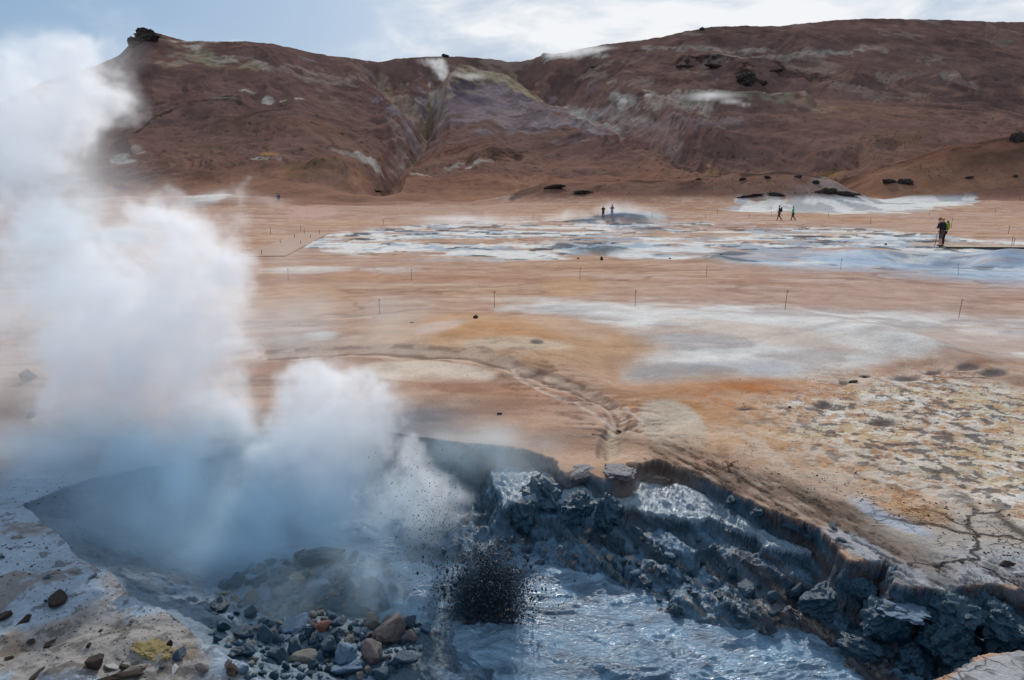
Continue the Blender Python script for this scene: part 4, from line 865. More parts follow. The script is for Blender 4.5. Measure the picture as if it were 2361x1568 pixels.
# ------------------------------------------------------------------ lava crags and boulders on the hills
CR = [(338, 88, 46, 'black', 'black lava crag forming the peak of the left hill', (1.3, 1, .85)), (314, 100, 34, 'black', 'black lava knob on the left shoulder of the peak', (1.1, 1, .8)), (1722, 190, 46, 'black', 'lone black lava crag high on the right hill', (1.1, .9, .9)), (1755, 190, 22, 'umber', 'small crag right of the lone black crag', (1.5, .9, .6)), (2345, 322, 40, 'black', 'black crag on the crest of the dark rise at the right edge', (1.2, .9, .8)),
      (1345, 443, 32, 'black', 'black boulder group at the foot of the slope, nearest of the two dark patches', (1.6, .8, .45)), (1280, 430, 34, 'black', 'long low black boulder behind the nearest dark patch', (1.8, .8, .3)), (1905, 442, 34, 'black', 'black boulder at the left tip of the rear white flat', (1.6, .8, .5)), (1945, 446, 40, 'black', 'long dark boulder band behind the rear white flat', (2.2, .7, .3)), (1790, 447, 26, 'black', 'flat black boulder left of the rear white flat', (1.8, .8, .4)),
      (1730, 450, 30, 'black', 'long dark boulder left of the flat black one', (2.2, .8, .3)), (1880, 420, 16, 'black', 'small dark boulder under the low dark ridge', (1.3, .9, .7)), (2050, 418, 22, 'black', 'dark boulder at the foot of the dark rise', (1.5, .9, .6)), (2085, 420, 26, 'black', 'wider dark boulder right of the one at the foot of the rise', (1.7, .9, .6)), (2100, 423, 14, 'umber', 'small boulder in front of the wider dark one', (1.2, .9, .6)),
      (2340, 405, 12, 'umber', 'small boulder on the dark rise near the right edge', (1.3, .9, .7)), (2235, 408, 14, 'umber', 'small boulder low on the dark rise', (1.6, .9, .6)), (865, 438, 20, 'black', 'dark flat boulder at the foot of the middle gully', (1.9, .8, .35)), (1620, 66, 12, 'black', 'small crag on the skyline of the right hill', (1.3, .9, .8)), (1258, 124, 12, 'black', 'crag on the skyline beside the long fumarole line', (1.8, .9, .6)), (1027, 128, 14, 'black', 'small crag on the skyline behind the central plume', (1.4, .9, .7)),
      (1370, 152, 10, 'umber', 'little outcrop under the skyline right of the saddle', (2, .9, .5)), (1790, 162, 20, 'umber', 'jagged outcrop right of the dark band on the right hill', (2, .8, .4)), (1650, 152, 30, 'umber', 'long dark outcrop band on the right hill', (2.6, .7, .3)), (1580, 152, 26, 'umber', 'left end of the dark outcrop band on the right hill', (2, .7, .35)), (1712, 412, 14, 'black', 'boulder on top of the low dark ridge, middle', (1.4, .9, .6)), (1770, 408, 14, 'black', 'boulder on the low dark ridge right of the middle one', (1.6, .9, .6)), (1610, 412, 12, 'black', 'boulder at the left end of the low dark ridge', (1.4, .9, .6)), (1840, 406, 14, 'black', 'boulder at the right end of the low dark ridge', (1.6, .9, .6))]
for i, (x, y, s_, m_, lab, s3) in enumerate(CR):
    me = rock_mesh('lava_crag', 300 + i, 1, 1, 1, 20, .22, 3, True); me.materials.append(ROCKM[m_])
    p = hit(x, y + 3)
    put_rock(x, y, s_, m_, lab, 'rock outcrop', 'lava_crag', 'dark lava crags on the hillside', sc3=s3, sink=.4, mesh=me, tilt=.15, rz=rr.uniform(-.3, .3), pos=p)
# dark scoria stones strewn on the mounds and slopes: countless
pts, szs = [], []
while len(pts) < 900:
    c_ = rr.choice([(1700, 415, 140, 12), (2150, 395, 130, 25), (560, 330, 90, 40), (2040, 320, 120, 22), (1900, 180, 120, 14), (1350, 440, 90, 10), (1850, 445, 140, 8), (1100, 378, 70, 12)])
    x, y = rr.gauss(c_[0], c_[2] * .6), rr.gauss(c_[1], c_[3] * .6)
    if not (0 < x < 2361 and 90 < y < 470): continue
    p = hit(x, y); pts.append(p); szs.append(p.y / F * rr.choice([.6, .8, 1.0, 1.3, 1.8, 2.4]))
o = link('scree', scatter_mesh('scree', pts, szs, ROCKM['black'], 9, .8)); tag(o, 'dark scoria stones strewn over the hill slopes and low rises', 'scree', kind='stuff')

# ================================================================== steam (volume grids made by geometry nodes)
def world_at(px, py, depth):
    t, e = te(px, py); return Vector((float(t) * depth, depth, H0 + float(e) * depth))
def steam_mat(name, dens, aniso=.35, colr=(.97, .975, .985)):
    m = bpy.data.materials.new(name); m.use_nodes = True; t = m.node_tree; t.nodes.clear()
    out = N(t, 'ShaderNodeOutputMaterial'); v = N(t, 'ShaderNodeVolumePrincipled'); L(t, v.outputs[0], out.inputs['Volume'])
    v.inputs['Color'].default_value = (*colr, 1); v.inputs['Anisotropy'].default_value = aniso
    v.inputs['Density'].default_value = dens; v.inputs['Density Attribute'].default_value = 'density'
    return m
def steam_object(name, label, blobs, veils, res, mat, pad=.25, nscale=1.3, warp=.35, thick=.62, erode=1.0, thr=.20, streak=(1, 1, 1)):
    """blobs / veils: (px, py, rx_px, ry_px, weight, depth[, half thickness in metres])"""
    B = []
    for kind, lst in ((0, blobs), (1, veils)):
        for b in lst:
            px_, py_, rx, ry, w_, dep = b[:6]
            c = world_at(px_, py_, dep); k = ppm(c)
            R_ = Vector((rx / k, (b[6] if len(b) > 6 else thick * .5 * (rx + ry) / k), ry / k))
            B.append((kind, c, R_ * 1.42, w_))
    lo = Vector([min(b[1][i] - b[2][i] for b in B) - pad for i in range(3)]); hi = Vector([max(b[1][i] + b[2][i] for b in B) + pad for i in range(3)])
    me = bpy.data.meshes.new(name); o = link(name, me)
    g = bpy.data.node_groups.new(name + '_shape', 'GeometryNodeTree')
    g.interface.new_socket('Geometry', in_out='INPUT', socket_type='NodeSocketGeometry'); g.interface.new_socket('Geometry', in_out='OUTPUT', socket_type='NodeSocketGeometry')
    go = g.nodes.new('NodeGroupOutput')
    vc = g.nodes.new('GeometryNodeVolumeCube'); vc.inputs['Min'].default_value = lo; vc.inputs['Max'].default_value = hi
    for nm, i in (('Resolution X', 0), ('Resolution Y', 1), ('Resolution Z', 2)): vc.inputs[nm].default_value = max(8, int((hi[i] - lo[i]) / res))
    pos = g.nodes.new('GeometryNodeInputPosition')
    def vm(op, a, b=None, s_=None):
        n = g.nodes.new('ShaderNodeVectorMath'); n.operation = op
        for i, v in ((0, a), (1, b)):
            if v is None: continue
            if isinstance(v, (tuple, Vector)): n.inputs[i].default_value = v
            else: g.links.new(v, n.inputs[i])
        if s_ is not None: n.inputs[3].default_value = s_
        return n
    def mm(op, a, b=None, c=None, clamp=False):
        n = g.nodes.new('ShaderNodeMath'); n.operation = op; n.use_clamp = clamp
        for i, v in ((0, a), (1, b), (2, c)):
            if v is None: continue
            if isinstance(v, (int, float)): n.inputs[i].default_value = v
            else: g.links.new(v, n.inputs[i])
        return n.outputs[0]
    def noise(scale, det, rough, vec, dist=0.0):
        n = g.nodes.new('ShaderNodeTexNoise'); n.inputs['Scale'].default_value = scale; n.inputs['Detail'].default_value = det; n.inputs['Roughness'].default_value = rough; n.inputs['Distortion'].default_value = dist
        g.links.new(vec, n.inputs['Vector']); return n
    ps = vm('MULTIPLY', pos.outputs[0], streak).outputs[0]
    w1 = noise(nscale * .8, 4, .55, ps)
    wv = vm('SCALE', vm('SUBTRACT', w1.outputs['Color'], (.5, .5, .5)).outputs[0], None, warp * 2.6).outputs[0]
    P = vm('ADD', pos.outputs[0], wv).outputs[0]
    sums = [None, None]
    for kind, c, R_, w_ in B:
        d = vm('SUBTRACT', P, c).outputs[0]; d = vm('DIVIDE', d, R_).outputs[0]; ln = vm('DOT_PRODUCT', d, d).outputs['Value']
        f = mm('SUBTRACT', 1.0, ln, clamp=True); f = mm('MULTIPLY', f, f)
        f = mm('MULTIPLY_ADD', f, w_, sums[kind] if sums[kind] is not None else 0.0)
        sums[kind] = f
    nA = noise(nscale, 7, .60, P, .3).outputs['Fac']; nB = noise(nscale * 2.7, 5, .6, P).outputs['Fac']
    dens = None
    if sums[0] is not None:
        er = mm('MULTIPLY', mm('SUBTRACT', nA, .5), 2.6 * erode)
        er = mm('ADD', er, mm('MULTIPLY', mm('SUBTRACT', nB, .5), 1.5 * erode))
        nC = noise(nscale * 6.5, 4, .6, P).outputs['Fac']; er = mm('ADD', er, mm('MULTIPLY', mm('SUBTRACT', nC, .5), 1.3 * erode))
        lim = mm('MINIMUM', sums[0], 1.3)
        x = mm('ADD', lim, mm('MULTIPLY', er, mm('MINIMUM', mm('MULTIPLY', sums[0], 2.2), 0.8)))
        x = mm('SUBTRACT', x, thr); x = mm('MAXIMUM', x, 0.0)
        dens = mm('POWER', x, 1.2)
        iv = g.nodes.new('ShaderNodeMapRange'); g.links.new(nB, iv.inputs[0]); iv.inputs[1].default_value = .38; iv.inputs[2].default_value = .62; iv.inputs[3].default_value = .45; iv.inputs[4].default_value = 1.35
        dens = mm('MULTIPLY', dens, iv.outputs[0])
    if sums[1] is not None:
        nm_ = g.nodes.new('ShaderNodeMapRange'); g.links.new(nA, nm_.inputs[0]); nm_.inputs[1].default_value = .36; nm_.inputs[2].default_value = .66; nm_.inputs[3].default_value = .12; nm_.inputs[4].default_value = 1.6
        v = mm('MULTIPLY', sums[1], nm_.outputs[0])
        dens = v if dens is None else mm('ADD', dens, v)
    g.links.new(dens, vc.inputs['Density'])
    sm = g.nodes.new('GeometryNodeSetMaterial'); sm.inputs['Material'].default_value = mat
    g.links.new(vc.outputs[0], sm.inputs['Geometry']); g.links.new(sm.outputs[0], go.inputs[0])
    me.materials.append(mat)
    md = o.modifiers.new('shape', 'NODES'); md.node_group = g
    tag(o, label, 'steam', kind='stuff')
    return o
D1 = 10.2
def fat(bl, k, kw): return [(b[0], b[1], b[2] * k, b[3] * k, b[4] * kw) + tuple(b[5:]) for b in bl]
MAIN = [(50, 140, 140, 70, .6, D1), (130, 100, 80, 38, .45, D1), (205, 125, 62, 45, .55, D1), (20, 85, 50, 28, .35, D1), (250, 165, 34, 34, .5, D1),
        (80, 255, 190, 105, 1.2, D1), (205, 215, 75, 95, 1.1, D1), (40, 325, 150, 75, .9, D1), (258, 240, 32, 46, .7, D1), (268, 310, 36, 34, .65, D1), (190, 325, 70, 36, .5, D1),
        (45, 420, 110, 70, .5, D1), (150, 415, 50, 50, .30, D1), (30, 520, 120, 90, .55, 10), (120, 515, 80, 70, .55, 10), (205, 560, 80, 70, .5, 10), (235, 455, 34, 34, .42, 10), (262, 420, 20, 22, .3, 10),
        (440, 560, 100, 85, 1.1, 9.8), (350, 500, 60, 40, .8, 9.8), (410, 470, 40, 26, .5, 9.8), (525, 500, 36, 40, .8, 9.8), (548, 445, 18, 30, .6, 9.8), (500, 620, 72, 70, 1.2, 9.6), (545, 690, 34, 50, .7, 9.6), (400, 700, 150, 130, 1.2, 9.6),
        (250, 710, 170, 130, 1.0, 9.6), (120, 780, 90, 60, .7, 9.4), (300, 850, 220, 115, 1.5, 9.3), (480, 800, 95, 80, 1.3, 9.2), (545, 860, 48, 60, .9, 9.1), (505, 950, 80, 70, 1.2, 9.0), (160, 880, 80, 75, .9, 9.3), (60, 650, 90, 130, .45, 9.8), (220, 955, 90, 48, .8, 9.2), (380, 980, 90, 40, .7, 9.0),
        (730, 895, 92, 66, 1.89, 9.0, 0.48), (845, 935, 66, 72, 1.89, 8.9, 0.42), (690, 985, 90, 74, 1.76, 8.8, 0.50), (790, 1030, 100, 70, 1.76, 8.7, 0.52), (610, 1060, 60, 44, 1.35, 8.6, 0.32), (700, 1090, 90, 56, 1.49, 8.5, 0.44), (850, 1090, 62, 62, 1.49, 8.4, 0.38), (800, 1150, 80, 56, 1.22, 8.3, 0.41), (880, 1190, 50, 54, 1.08, 8.2, 0.32), (660, 1180, 60, 40, 0.81, 8.3, 0.30),
        (970, 1075, 42, 44, 1.76, 8.1, 0.26), (1000, 1130, 48, 40, 1.76, 8.05, 0.27), (1040, 1160, 36, 36, 1.62, 8.0, 0.22), (950, 1150, 42, 50, 1.62, 8.0, 0.28), (985, 1215, 56, 48, 1.62, 7.9, 0.32), (940, 1265, 48, 44, 1.35, 7.85, 0.28), (1000, 1290, 44, 36, 1.22, 7.8, 0.24), (880, 1275, 60, 40, 0.94, 7.8, 0.30), (1055, 1220, 28, 30, 0.94, 7.9, 0.18)]
VEIL = [(280, 1075, 380, 110, .55, 8.6, .9), (480, 1190, 380, 120, .55, 7.8, .8), (330, 1330, 240, 160, .42, 6.9, .6), (700, 1250, 260, 120, .38, 7.3, .6), (830, 1400, 220, 120, .26, 6.6, .5), (1130, 1050, 130, 55, .45, 8.9, .6), (1080, 1430, 190, 70, .30, 6.9, .35),
        (80, 560, 200, 220, .12, 10, 1.0), (560, 1480, 160, 90, .26, 6.1, .5), (740, 1400, 190, 120, .30, 6.2, .4), (660, 760, 90, 60, .10, 9.6, .8), (900, 740, 90, 60, .05, 9.6, .8)]
SM_MAIN = steam_mat('steam_vapour', 2.5, .30, (.985, .99, 1.0)); SM_LOW_SHADE = steam_mat('shade_tinted_vapour', 1.6, .35, (.74, .90, 1.0))  # low vapour: blue of shade and skylight put into its colour
steam_object('steam', 'large white steam plume rising from the mud pit and drifting to the upper left', fat(MAIN, 1.06, 1.0), [], .042, SM_MAIN, nscale=1.5, warp=.42, erode=1.5, thr=.14)
steam_object('steam', 'thin vapour tinted shade-blue lying over the left half of the pit', [], fat(VEIL, 1.15, 2.0), .06, SM_LOW_SHADE)
steam_object('steam', 'faint haze of steam around the big plume over the plain at left', [], [(60, 330, 200, 190, .26, 10.4), (260, 660, 270, 220, .26, 10.0), (40, 760, 180, 200, .30, 9.8), (480, 800, 130, 200, .30, 9.6), (120, 120, 180, 60, .25, 10.4), (780, 960, 160, 120, .4, 9.0)], .07, SM_MAIN)
def plume(label, blobs, veils, depth, res=.8, dens=.20, **kw):
    b = [(x, y, rx, ry, w_, depth) for x, y, rx, ry, w_ in blobs]; v = [(x, y, rx, ry, w_, depth) for x, y, rx, ry, w_ in veils]
    o = steam_object('steam', label, b, v, res, steam_mat('fumarole_vapour', dens * 1.5, .3), pad=1.0 if depth > 60 else .3, **kw)
    o['group'] = 'steam plumes over the field and hills'; return o
def hdep(px, py, k=.985): return hit(px, py).y * k
plume('bright steam puff rising from the middle gully', [(1015, 160, 20, 22, 1.2), (1005, 145, 24, 12, .7), (1020, 176, 9, 14, .9), (980, 142, 26, 9, .5), (990, 195, 6, 10, .9)], [(1075, 177, 40, 7, .7)], hdep(1000, 205), 1.3, .16, nscale=.16, warp=1.3)
plume('long line of steam along the skyline at the saddle', [(1290, 127, 38, 6, .9), (1350, 122, 40, 7, .8), (1390, 117, 32, 6, .7)], [(1330, 118, 90, 12, .6)], hdep(1320, 132), 1.4, .14, nscale=.16, warp=1.3)
plume('slanting steam streak above the pale green ledge', [(1590, 210, 20, 5, .7), (1630, 222, 28, 5, .9), (1680, 234, 34, 3.5, 1.1), (1716, 240, 22, 2.5, 1.1)], [(1640, 222, 70, 9, .4)], hdep(1650, 246), 1.2, .16, nscale=.2, warp=1.0)
plume('small steam wisp at the head of the right ravine', [(1440, 235, 12, 6, .9), (1425, 228, 9, 5, .5)], [], hdep(1440, 244), 1.0, .2, nscale=.25, warp=.8)
plume('tiny steam wisp left of the long pale ledge', [(1496, 219, 11, 4, .9)], [], hdep(1496, 226), .9, .2, nscale=.25, warp=.8)
plume('steam wisp above the pale patch on the left hill', [(452, 108, 20, 6, .8), (470, 100, 16, 6, .6)], [], hdep(455, 120), 1.0, .14, nscale=.25, warp=.8)
plume('thin steam fringe on the crest of the left hill', [(490, 95, 24, 4, .7), (540, 93, 26, 4, .8), (390, 96, 14, 4, .7)], [], hdep(510, 102), 1.0, .14, nscale=.25, warp=.8)
plume('steam drifting off the blue mound beside the two standing people', [(1450, 494, 40, 8, .8), (1500, 498, 24, 6, .8), (1420, 488, 24, 9, .5)], [(1440, 486, 70, 16, .6)], 92, .3, .5, nscale=.35, warp=.9)
plume('steam puff left of the two standing people', [(1345, 500, 22, 9, .8), (1358, 508, 16, 5, .8)], [(1300, 500, 70, 14, .35)], 90, .3, .5, nscale=.35, warp=.9)
plume('faint steam over the left half of the white flats', [], [(1100, 508, 120, 12, .7), (1000, 505, 80, 12, .5), (1200, 545, 160, 10, .4)], 74, .4, .25, nscale=.25, warp=.9)
plume('low steam behind the couple by the boardwalk', [(2010, 556, 30, 7, .55), (2080, 560, 20, 5, .5)], [(2040, 555, 70, 10, .6)], 49, .18, .7, nscale=.6, warp=.5)
plume('thin steam over the rear white flats at far left', [(540, 430, 14, 16, .5)], [(520, 452, 60, 18, .6), (620, 470, 60, 12, .3)], 118, .5, .2, nscale=.2, warp=1.5)
plume('bluish steam in the hollow at the right edge', [(2300, 606, 40, 6, .5)], [(2310, 604, 70, 14, .7)], 36, .15, .8, nscale=.7, warp=.4)
plume('thin steam drifting over the sand left of the ochre mound', [], [(700, 720, 120, 60, .6), (650, 610, 60, 50, .7), (860, 800, 110, 40, .8), (920, 760, 80, 40, .5)], 15, .12, .22, nscale=.7, warp=.5)
plume('thin vapour over the glossy mud terrace', [], [(1250, 1065, 110, 30, .8), (1480, 1130, 120, 40, .35), (1650, 1260, 160, 50, .3), (1480, 1230, 140, 40, .3)], 7.9, .07, .5, nscale=1.5, warp=.3)

# ================================================================== mud burst
def mud_burst():
    base = mud_pt(1128, 1425)
    e = empty('mud_burst', base); tag(e, 'black burst of mud thrown up from the pool in drops and strings', 'mud burst')
    r = np.random.default_rng(21)
    bm_ = simple_mat('flying_mud', rgb(20, 38, 54), .35, .6)
    k = ppm(base)
    def cloud(n, cx, cy_, sx, sy, lo, hi, stretch, depth=.16, name='droplet', up=0.0):
        x = r.normal(0, 1, n); y = r.normal(0, 1, n); z = r.normal(0, 1, n)
        px_ = cx + x * sx; py_ = cy_ + y * sy
        P = []; S = []
        for i in range(n):
            dep = base.y - .05 + z[i] * depth
            p = world_at(px_[i], py_[i], dep)
            if p.z < MUD_Z + .0: continue
            P.append(p - base); S.append(lo * (hi / lo) ** (r.random() ** 2.2))
        me = scatter_mesh(name, P, S, bm_, int(r.integers(1e6)), stretch)
        return me
    core = link('spray_core', cloud(11000, 1125, 1370, 50, 42, .003, .017, 1.2, .17), e); core['kind'] = 'stuff'
    cl_ = link('mud_clots', cloud(240, 1122, 1345, 48, 50, .010, .034, 1.9, .16), e); cl_['kind'] = 'stuff'
    d1_ = link('spray_fringe', cloud(9000, 1128, 1350, 66, 54, .0018, .007, 1.5, .24), e); d1_['kind'] = 'stuff'
    me = cloud(2200, 1000, 1240, 55, 90, .0018, .008, 1.5, .25); d2 = link('flying_drops', me, e); d2['kind'] = 'stuff'
    me = cloud(1200, 1060, 1260, 80, 50, .0018, .007, 1.4, .25); d3 = link('flying_drops', me, e); d3['kind'] = 'stuff'
    # strings of mud thrown upward
    bm = bmesh.new(); q = random.Random(4)
    for i in range(46):
        x0 = 1128 + q.gauss(0, 34); dx = (x0 - 1128) * .35 + q.gauss(0, 8); y1 = 1262 + abs(x0 - 1128) * .7 + q.uniform(0, 40)
        pts_ = []
        n = 7
        for j in range(n):
            f = j / (n - 1); p = world_at(x0 + dx * f + q.gauss(0, 2.2), 1345 + (y1 - 1345) * f, base.y - .02 + q.gauss(0, .01) + (i % 5 - 2) * .05)
            pts_.append((p - base, (.012 * (1 - f * .8)) * q.uniform(.5, 1.1)))
        rings = []
        for p, rad_ in pts_:
            rings.append([bm.verts.new(p + Vector((math.cos(a) * rad_, math.sin(a) * rad_, 0))) for a in (0, 2.09, 4.19)])
        for a_, b_ in zip(rings[:-1], rings[1:]):
            for j in range(3): bm.faces.new((a_[j], a_[(j + 1) % 3], b_[(j + 1) % 3], b_[j]))
    me = bpy.data.meshes.new('mud_strings'); bm.to_mesh(me); bm.free(); me.materials.append(bm_); link('mud_strings', me, e)
    # boiling dome the drops leave from
    dm = rock_mesh('dome', 900, 1, .8, .45, 26, .25, 3, True); dm.materials.append(bm_); do = link('boiling_dome', dm, e); do.scale = (.30, .30, .36); do.location = (0, -.05, .02)
mud_burst()
mist = steam_object('mud_spray', 'dark mist of fine mud hanging in the burst', [(1122, 1368, 92, 74, 1.1, mud_pt(1128, 1425).y - .02), (1070, 1410, 120, 50, .5, mud_pt(1128, 1425).y), (1128, 1310, 60, 50, .4, mud_pt(1128, 1425).y)], [], .03, steam_mat('mud_mist', 16.0, 0, (.05, .13, .20)), nscale=2.4, warp=.12, erode=.5)
tag(mist, cat='spray')

# ================================================================== marker posts
POST_M = simple_mat('rusty_steel', rgb(70, 50, 42), .7, .4, .0, 20, .3, 30, .3); LOOP_M = simple_mat('dark_eye', rgb(40, 38, 38), .6)
def post_mesh(h, r_=.008, loop=True):
    bm = bmesh.new(); bmesh.ops.create_cone(bm, cap_ends=True, segments=8, radius1=r_, radius2=r_ * .9, depth=h, matrix=Matrix.Translation((0, 0, h / 2 - .02)))
    me = bpy.data.meshes.new('rod'); bm.to_mesh(me); bm.free(); me.materials.append(POST_M)
    bm = bmesh.new(); R1, R2, n1, n2 = .020, .0045, 12, 5; vs = []
    for i in range(n1):
        a = i * 6.2832 / n1; vs.append([bm.verts.new(((R1 + R2 * math.cos(b * 6.2832 / n2)) * math.cos(a) + R1, R2 * math.sin(b * 6.2832 / n2), h - .05 + (R1 + R2 * math.cos(b * 6.2832 / n2)) * math.sin(a))) for b in range(n2)])
    for i in range(n1):
        for j in range(n2): bm.faces.new((vs[i][j], vs[(i + 1) % n1][j], vs[(i + 1) % n1][(j + 1) % n2], vs[i][(j + 1) % n2]))
    m2 = bpy.data.meshes.new('eye'); bm.to_mesh(m2); bm.free(); m2.materials.append(LOOP_M)
    return me, m2
POSTS = [(1334, 1051, 1103, 0, 'near marker post furthest left, just right of the steam column'), (1738, 1023, 1082, 0, 'near marker post above the left half of the ochre mound'), (2233, 1020, 1075, 1, 'near marker post above the middle of the pale grey flat'), (2760, 1019, 1088, -2, 'tallest near marker post, right of the middle'), (3370, 1051, 1119, -3, 'near marker post furthest right'),
         (1014, 943, 987, 0, 'marker post in front of the whitish oval beside the steam'), (1447, 946, 988, 0, 'marker post right of the two whitish ovals'), (2039, 939, 985, 0, 'marker post below the black stones of the white flats'), (2483, 933, 974, 0, 'marker post on the brown strip right of the middle'), (2955, 908, 948, 0, 'marker post at the edge of the blue-white flats'), (3369, 926, 968, 9, 'leaning marker post by the blue hollow')]
FARP = [(3285, 824, 866, -6, 'leaning post at the end of the right boardwalk, at the couple'), (3344, 768, 802, -1, 'post just right of the couple, behind the boardwalk'), (3545, 792, 822, 0, 'post holding the rope end behind the right boardwalk'), (3556, 832, 868, 0, 'left post of the pair beside the right boardwalk'), (3563, 837, 868, 0, 'right post of the pair beside the right boardwalk'),
        (3060, 767, 787, 0, 'post on the sand left of the couple'), (3266, 744, 760, 0, 'post on the far sand above the couple'), (2480, 751, 768, 0, 'post well left of the two walkers'), (2522, 736, 752, 0, 'post below the left tip of the rear white flat'), (2633, 752, 769, 0, 'post halfway between the mound and the walkers'), (2711, 742, 759, 0, 'post directly behind the left walker'), (2912, 746, 763, 0, 'post right of the green-jacketed walker'),
        (3498, 735, 750, 0, 'far post at the right beyond the rear white flat'), (3585, 689, 702, 0, 'farthest post at the right edge'), (1348, 773, 791, 0, 'post on the sand right of the left walkway'), (1608, 760, 775, 0, 'post behind the left half of the white flats'), (1875, 751, 769, 0, 'post behind the middle of the white flats'), (2101, 749, 766, 0, 'post left of the person in black'), (2092, 755, 766, -4, 'short post left of the person in black'), (2292, 746, 763, 0, 'post right of the blue mound'),
        (952, 800, 823, 0, 'post left of the walkway top'), (1058, 795, 815, 0, 'post behind the walkway top'), (1070, 805, 823, 0, 'post on the left side near the top of the walkway'), (1124, 808, 826, 0, 'post at the top end of the walkway'), (1092, 826, 840, 0, 'post on the right side of the upper walkway'), (1057, 846, 859, 0, 'post on the right side of the middle walkway'), (1036, 823, 840, 0, 'post on the left side of the middle walkway'), (986, 841, 859, 0, 'post on the left side of the lower walkway'), (920, 877, 897, 0, 'post at the lower end of the walkway by the steam')]
PT = {}
S36 = 2361 / 3600
def put_post(x, yt, yf, lean, lab, far=False):
    p = hit(x * S36, yf * S36); h = (yf - yt) * S36 / ppm(p)
    rod, eye = post_mesh(h + .02, .0075 if not far else .012 + p.y * .00012)
    e = empty('marker_post', p); e.rotation_euler = (0, rad(lean) * -1, rr.uniform(-.3, .3) if not lean else 0)
    link('rod', rod, e)
    if not far: link('eye', eye, e)
    else: link('eye', eye, e)
    tag(e, 'thin rusty ' + lab, 'marker post', 'marker posts along the paths'); PT[lab] = (p, h)
for a in POSTS: put_post(*a)
for a in FARP: put_post(*a, far=True)
def rope(label, a, b, sag=.08, r_=.006, name='rope'):
    bm = bmesh.new(); rings = []
    for i in range(17):
        f = i / 16; p = a.lerp(b, f) - Vector((0, 0, sag * 4 * f * (1 - f)))
        rings.append([bm.verts.new(p + Vector((0, math.cos(t_) * r_, math.sin(t_) * r_))) for t_ in (0, 1.57, 3.14, 4.71)])
    for u_, v_ in zip(rings[:-1], rings[1:]):
        for j in range(4): bm.faces.new((u_[j], u_[(j + 1) % 4], v_[(j + 1) % 4], v_[j]))
    me = bpy.data.meshes.new(name); bm.to_mesh(me); bm.free(); o = link(name, me, None, simple_mat('pale_rope', rgb(180, 165, 150), .9)); tag(o, label, 'rope'); return o
def ptop(lab): p, h = PT[lab]; return p + Vector((0, 0, h - .03))
a_ = ptop('post holding the rope end behind the right boardwalk'); rope('pale rope sagging from a post toward the right edge behind the boardwalk', a_, world_at(2420, 546, a_.y * .95), .05, .012)
rope('thin rope between the leaning post and the pair beside the right boardwalk', ptop('leaning post at the end of the right boardwalk, at the couple'), ptop('left post of the pair beside the right boardwalk'), .12, .006)

# ================================================================== boardwalks
PLANK = simple_mat('weathered_planks', rgb(190, 172, 150), .8, .3, .3, 30, .25, 12); BEAM = simple_mat('dark_beam', rgb(60, 48, 42), .8)
PLANK2 = simple_mat('dusty_planks', rgb(176, 146, 128), .9, .2, .3, 30, .25, 12)
def box_bm(bm, c, ax, ay, hx_, hy_, hz_):
    vs = []
    for dz in (-hz_, hz_):
        for sx_, sy_ in ((-1, -1), (1, -1), (1, 1), (-1, 1)): vs.append(bm.verts.new(c + ax * hx_ * sx_ + ay * hy_ * sy_ + Vector((0, 0, dz))))
    for f in ((0, 3, 2, 1), (4, 5, 6, 7), (0, 1, 5, 4), (1, 2, 6, 5), (2, 3, 7, 6), (3, 0, 4, 7)): bm.faces.new([vs[i] for i in f])
def boardwalk(label, a, b, width, step, mats, lift=.10):
    e = empty('boardwalk', a); tag(e, label, 'boardwalk')
    d = b - a; L_ = d.length; ax = d.normalized(); ay = Vector((-ax.y, ax.x, 0)).normalized()
    bm = bmesh.new(); n = int(L_ / step); q = random.Random(3)
    for i in range(n):
        c = ax * (step * (i + .5)) + Vector((0, 0, lift + q.uniform(-.004, .004)))
        skew = (ax + ay * q.uniform(-.03, .03)).normalized()
        box_bm(bm, c, skew, ay, step * .40, width / 2 + q.uniform(-.02, .02), .018)
    me = bpy.data.meshes.new('planking'); bm.to_mesh(me); bm.free(); me.materials.append(mats); link('planking', me, e)
    for s_ in (-1, 1):
        bm = bmesh.new(); box_bm(bm, ax * L_ / 2 + ay * s_ * width * .40 + Vector((0, 0, lift - .06)), ax, ay, L_ / 2, .03, .035)
        me = bpy.data.meshes.new('beam'); bm.to_mesh(me); bm.free(); me.materials.append(BEAM); link('beam', me, e)
    return e
pa = hit(2172, 572); pb = pa + Vector((12.5, -1.0, -0.02)); pb.z = pa.z
boardwalk('pale plank boardwalk under the couple running off the right edge', pa, pb, 1.0, .17, PLANK, .12)
qa = hit(604, 592); qb = hit(728, 537)
boardwalk('dusty plank walkway climbing past the right side of the steam', qa, qb, 2.6, .30, PLANK2, .035)

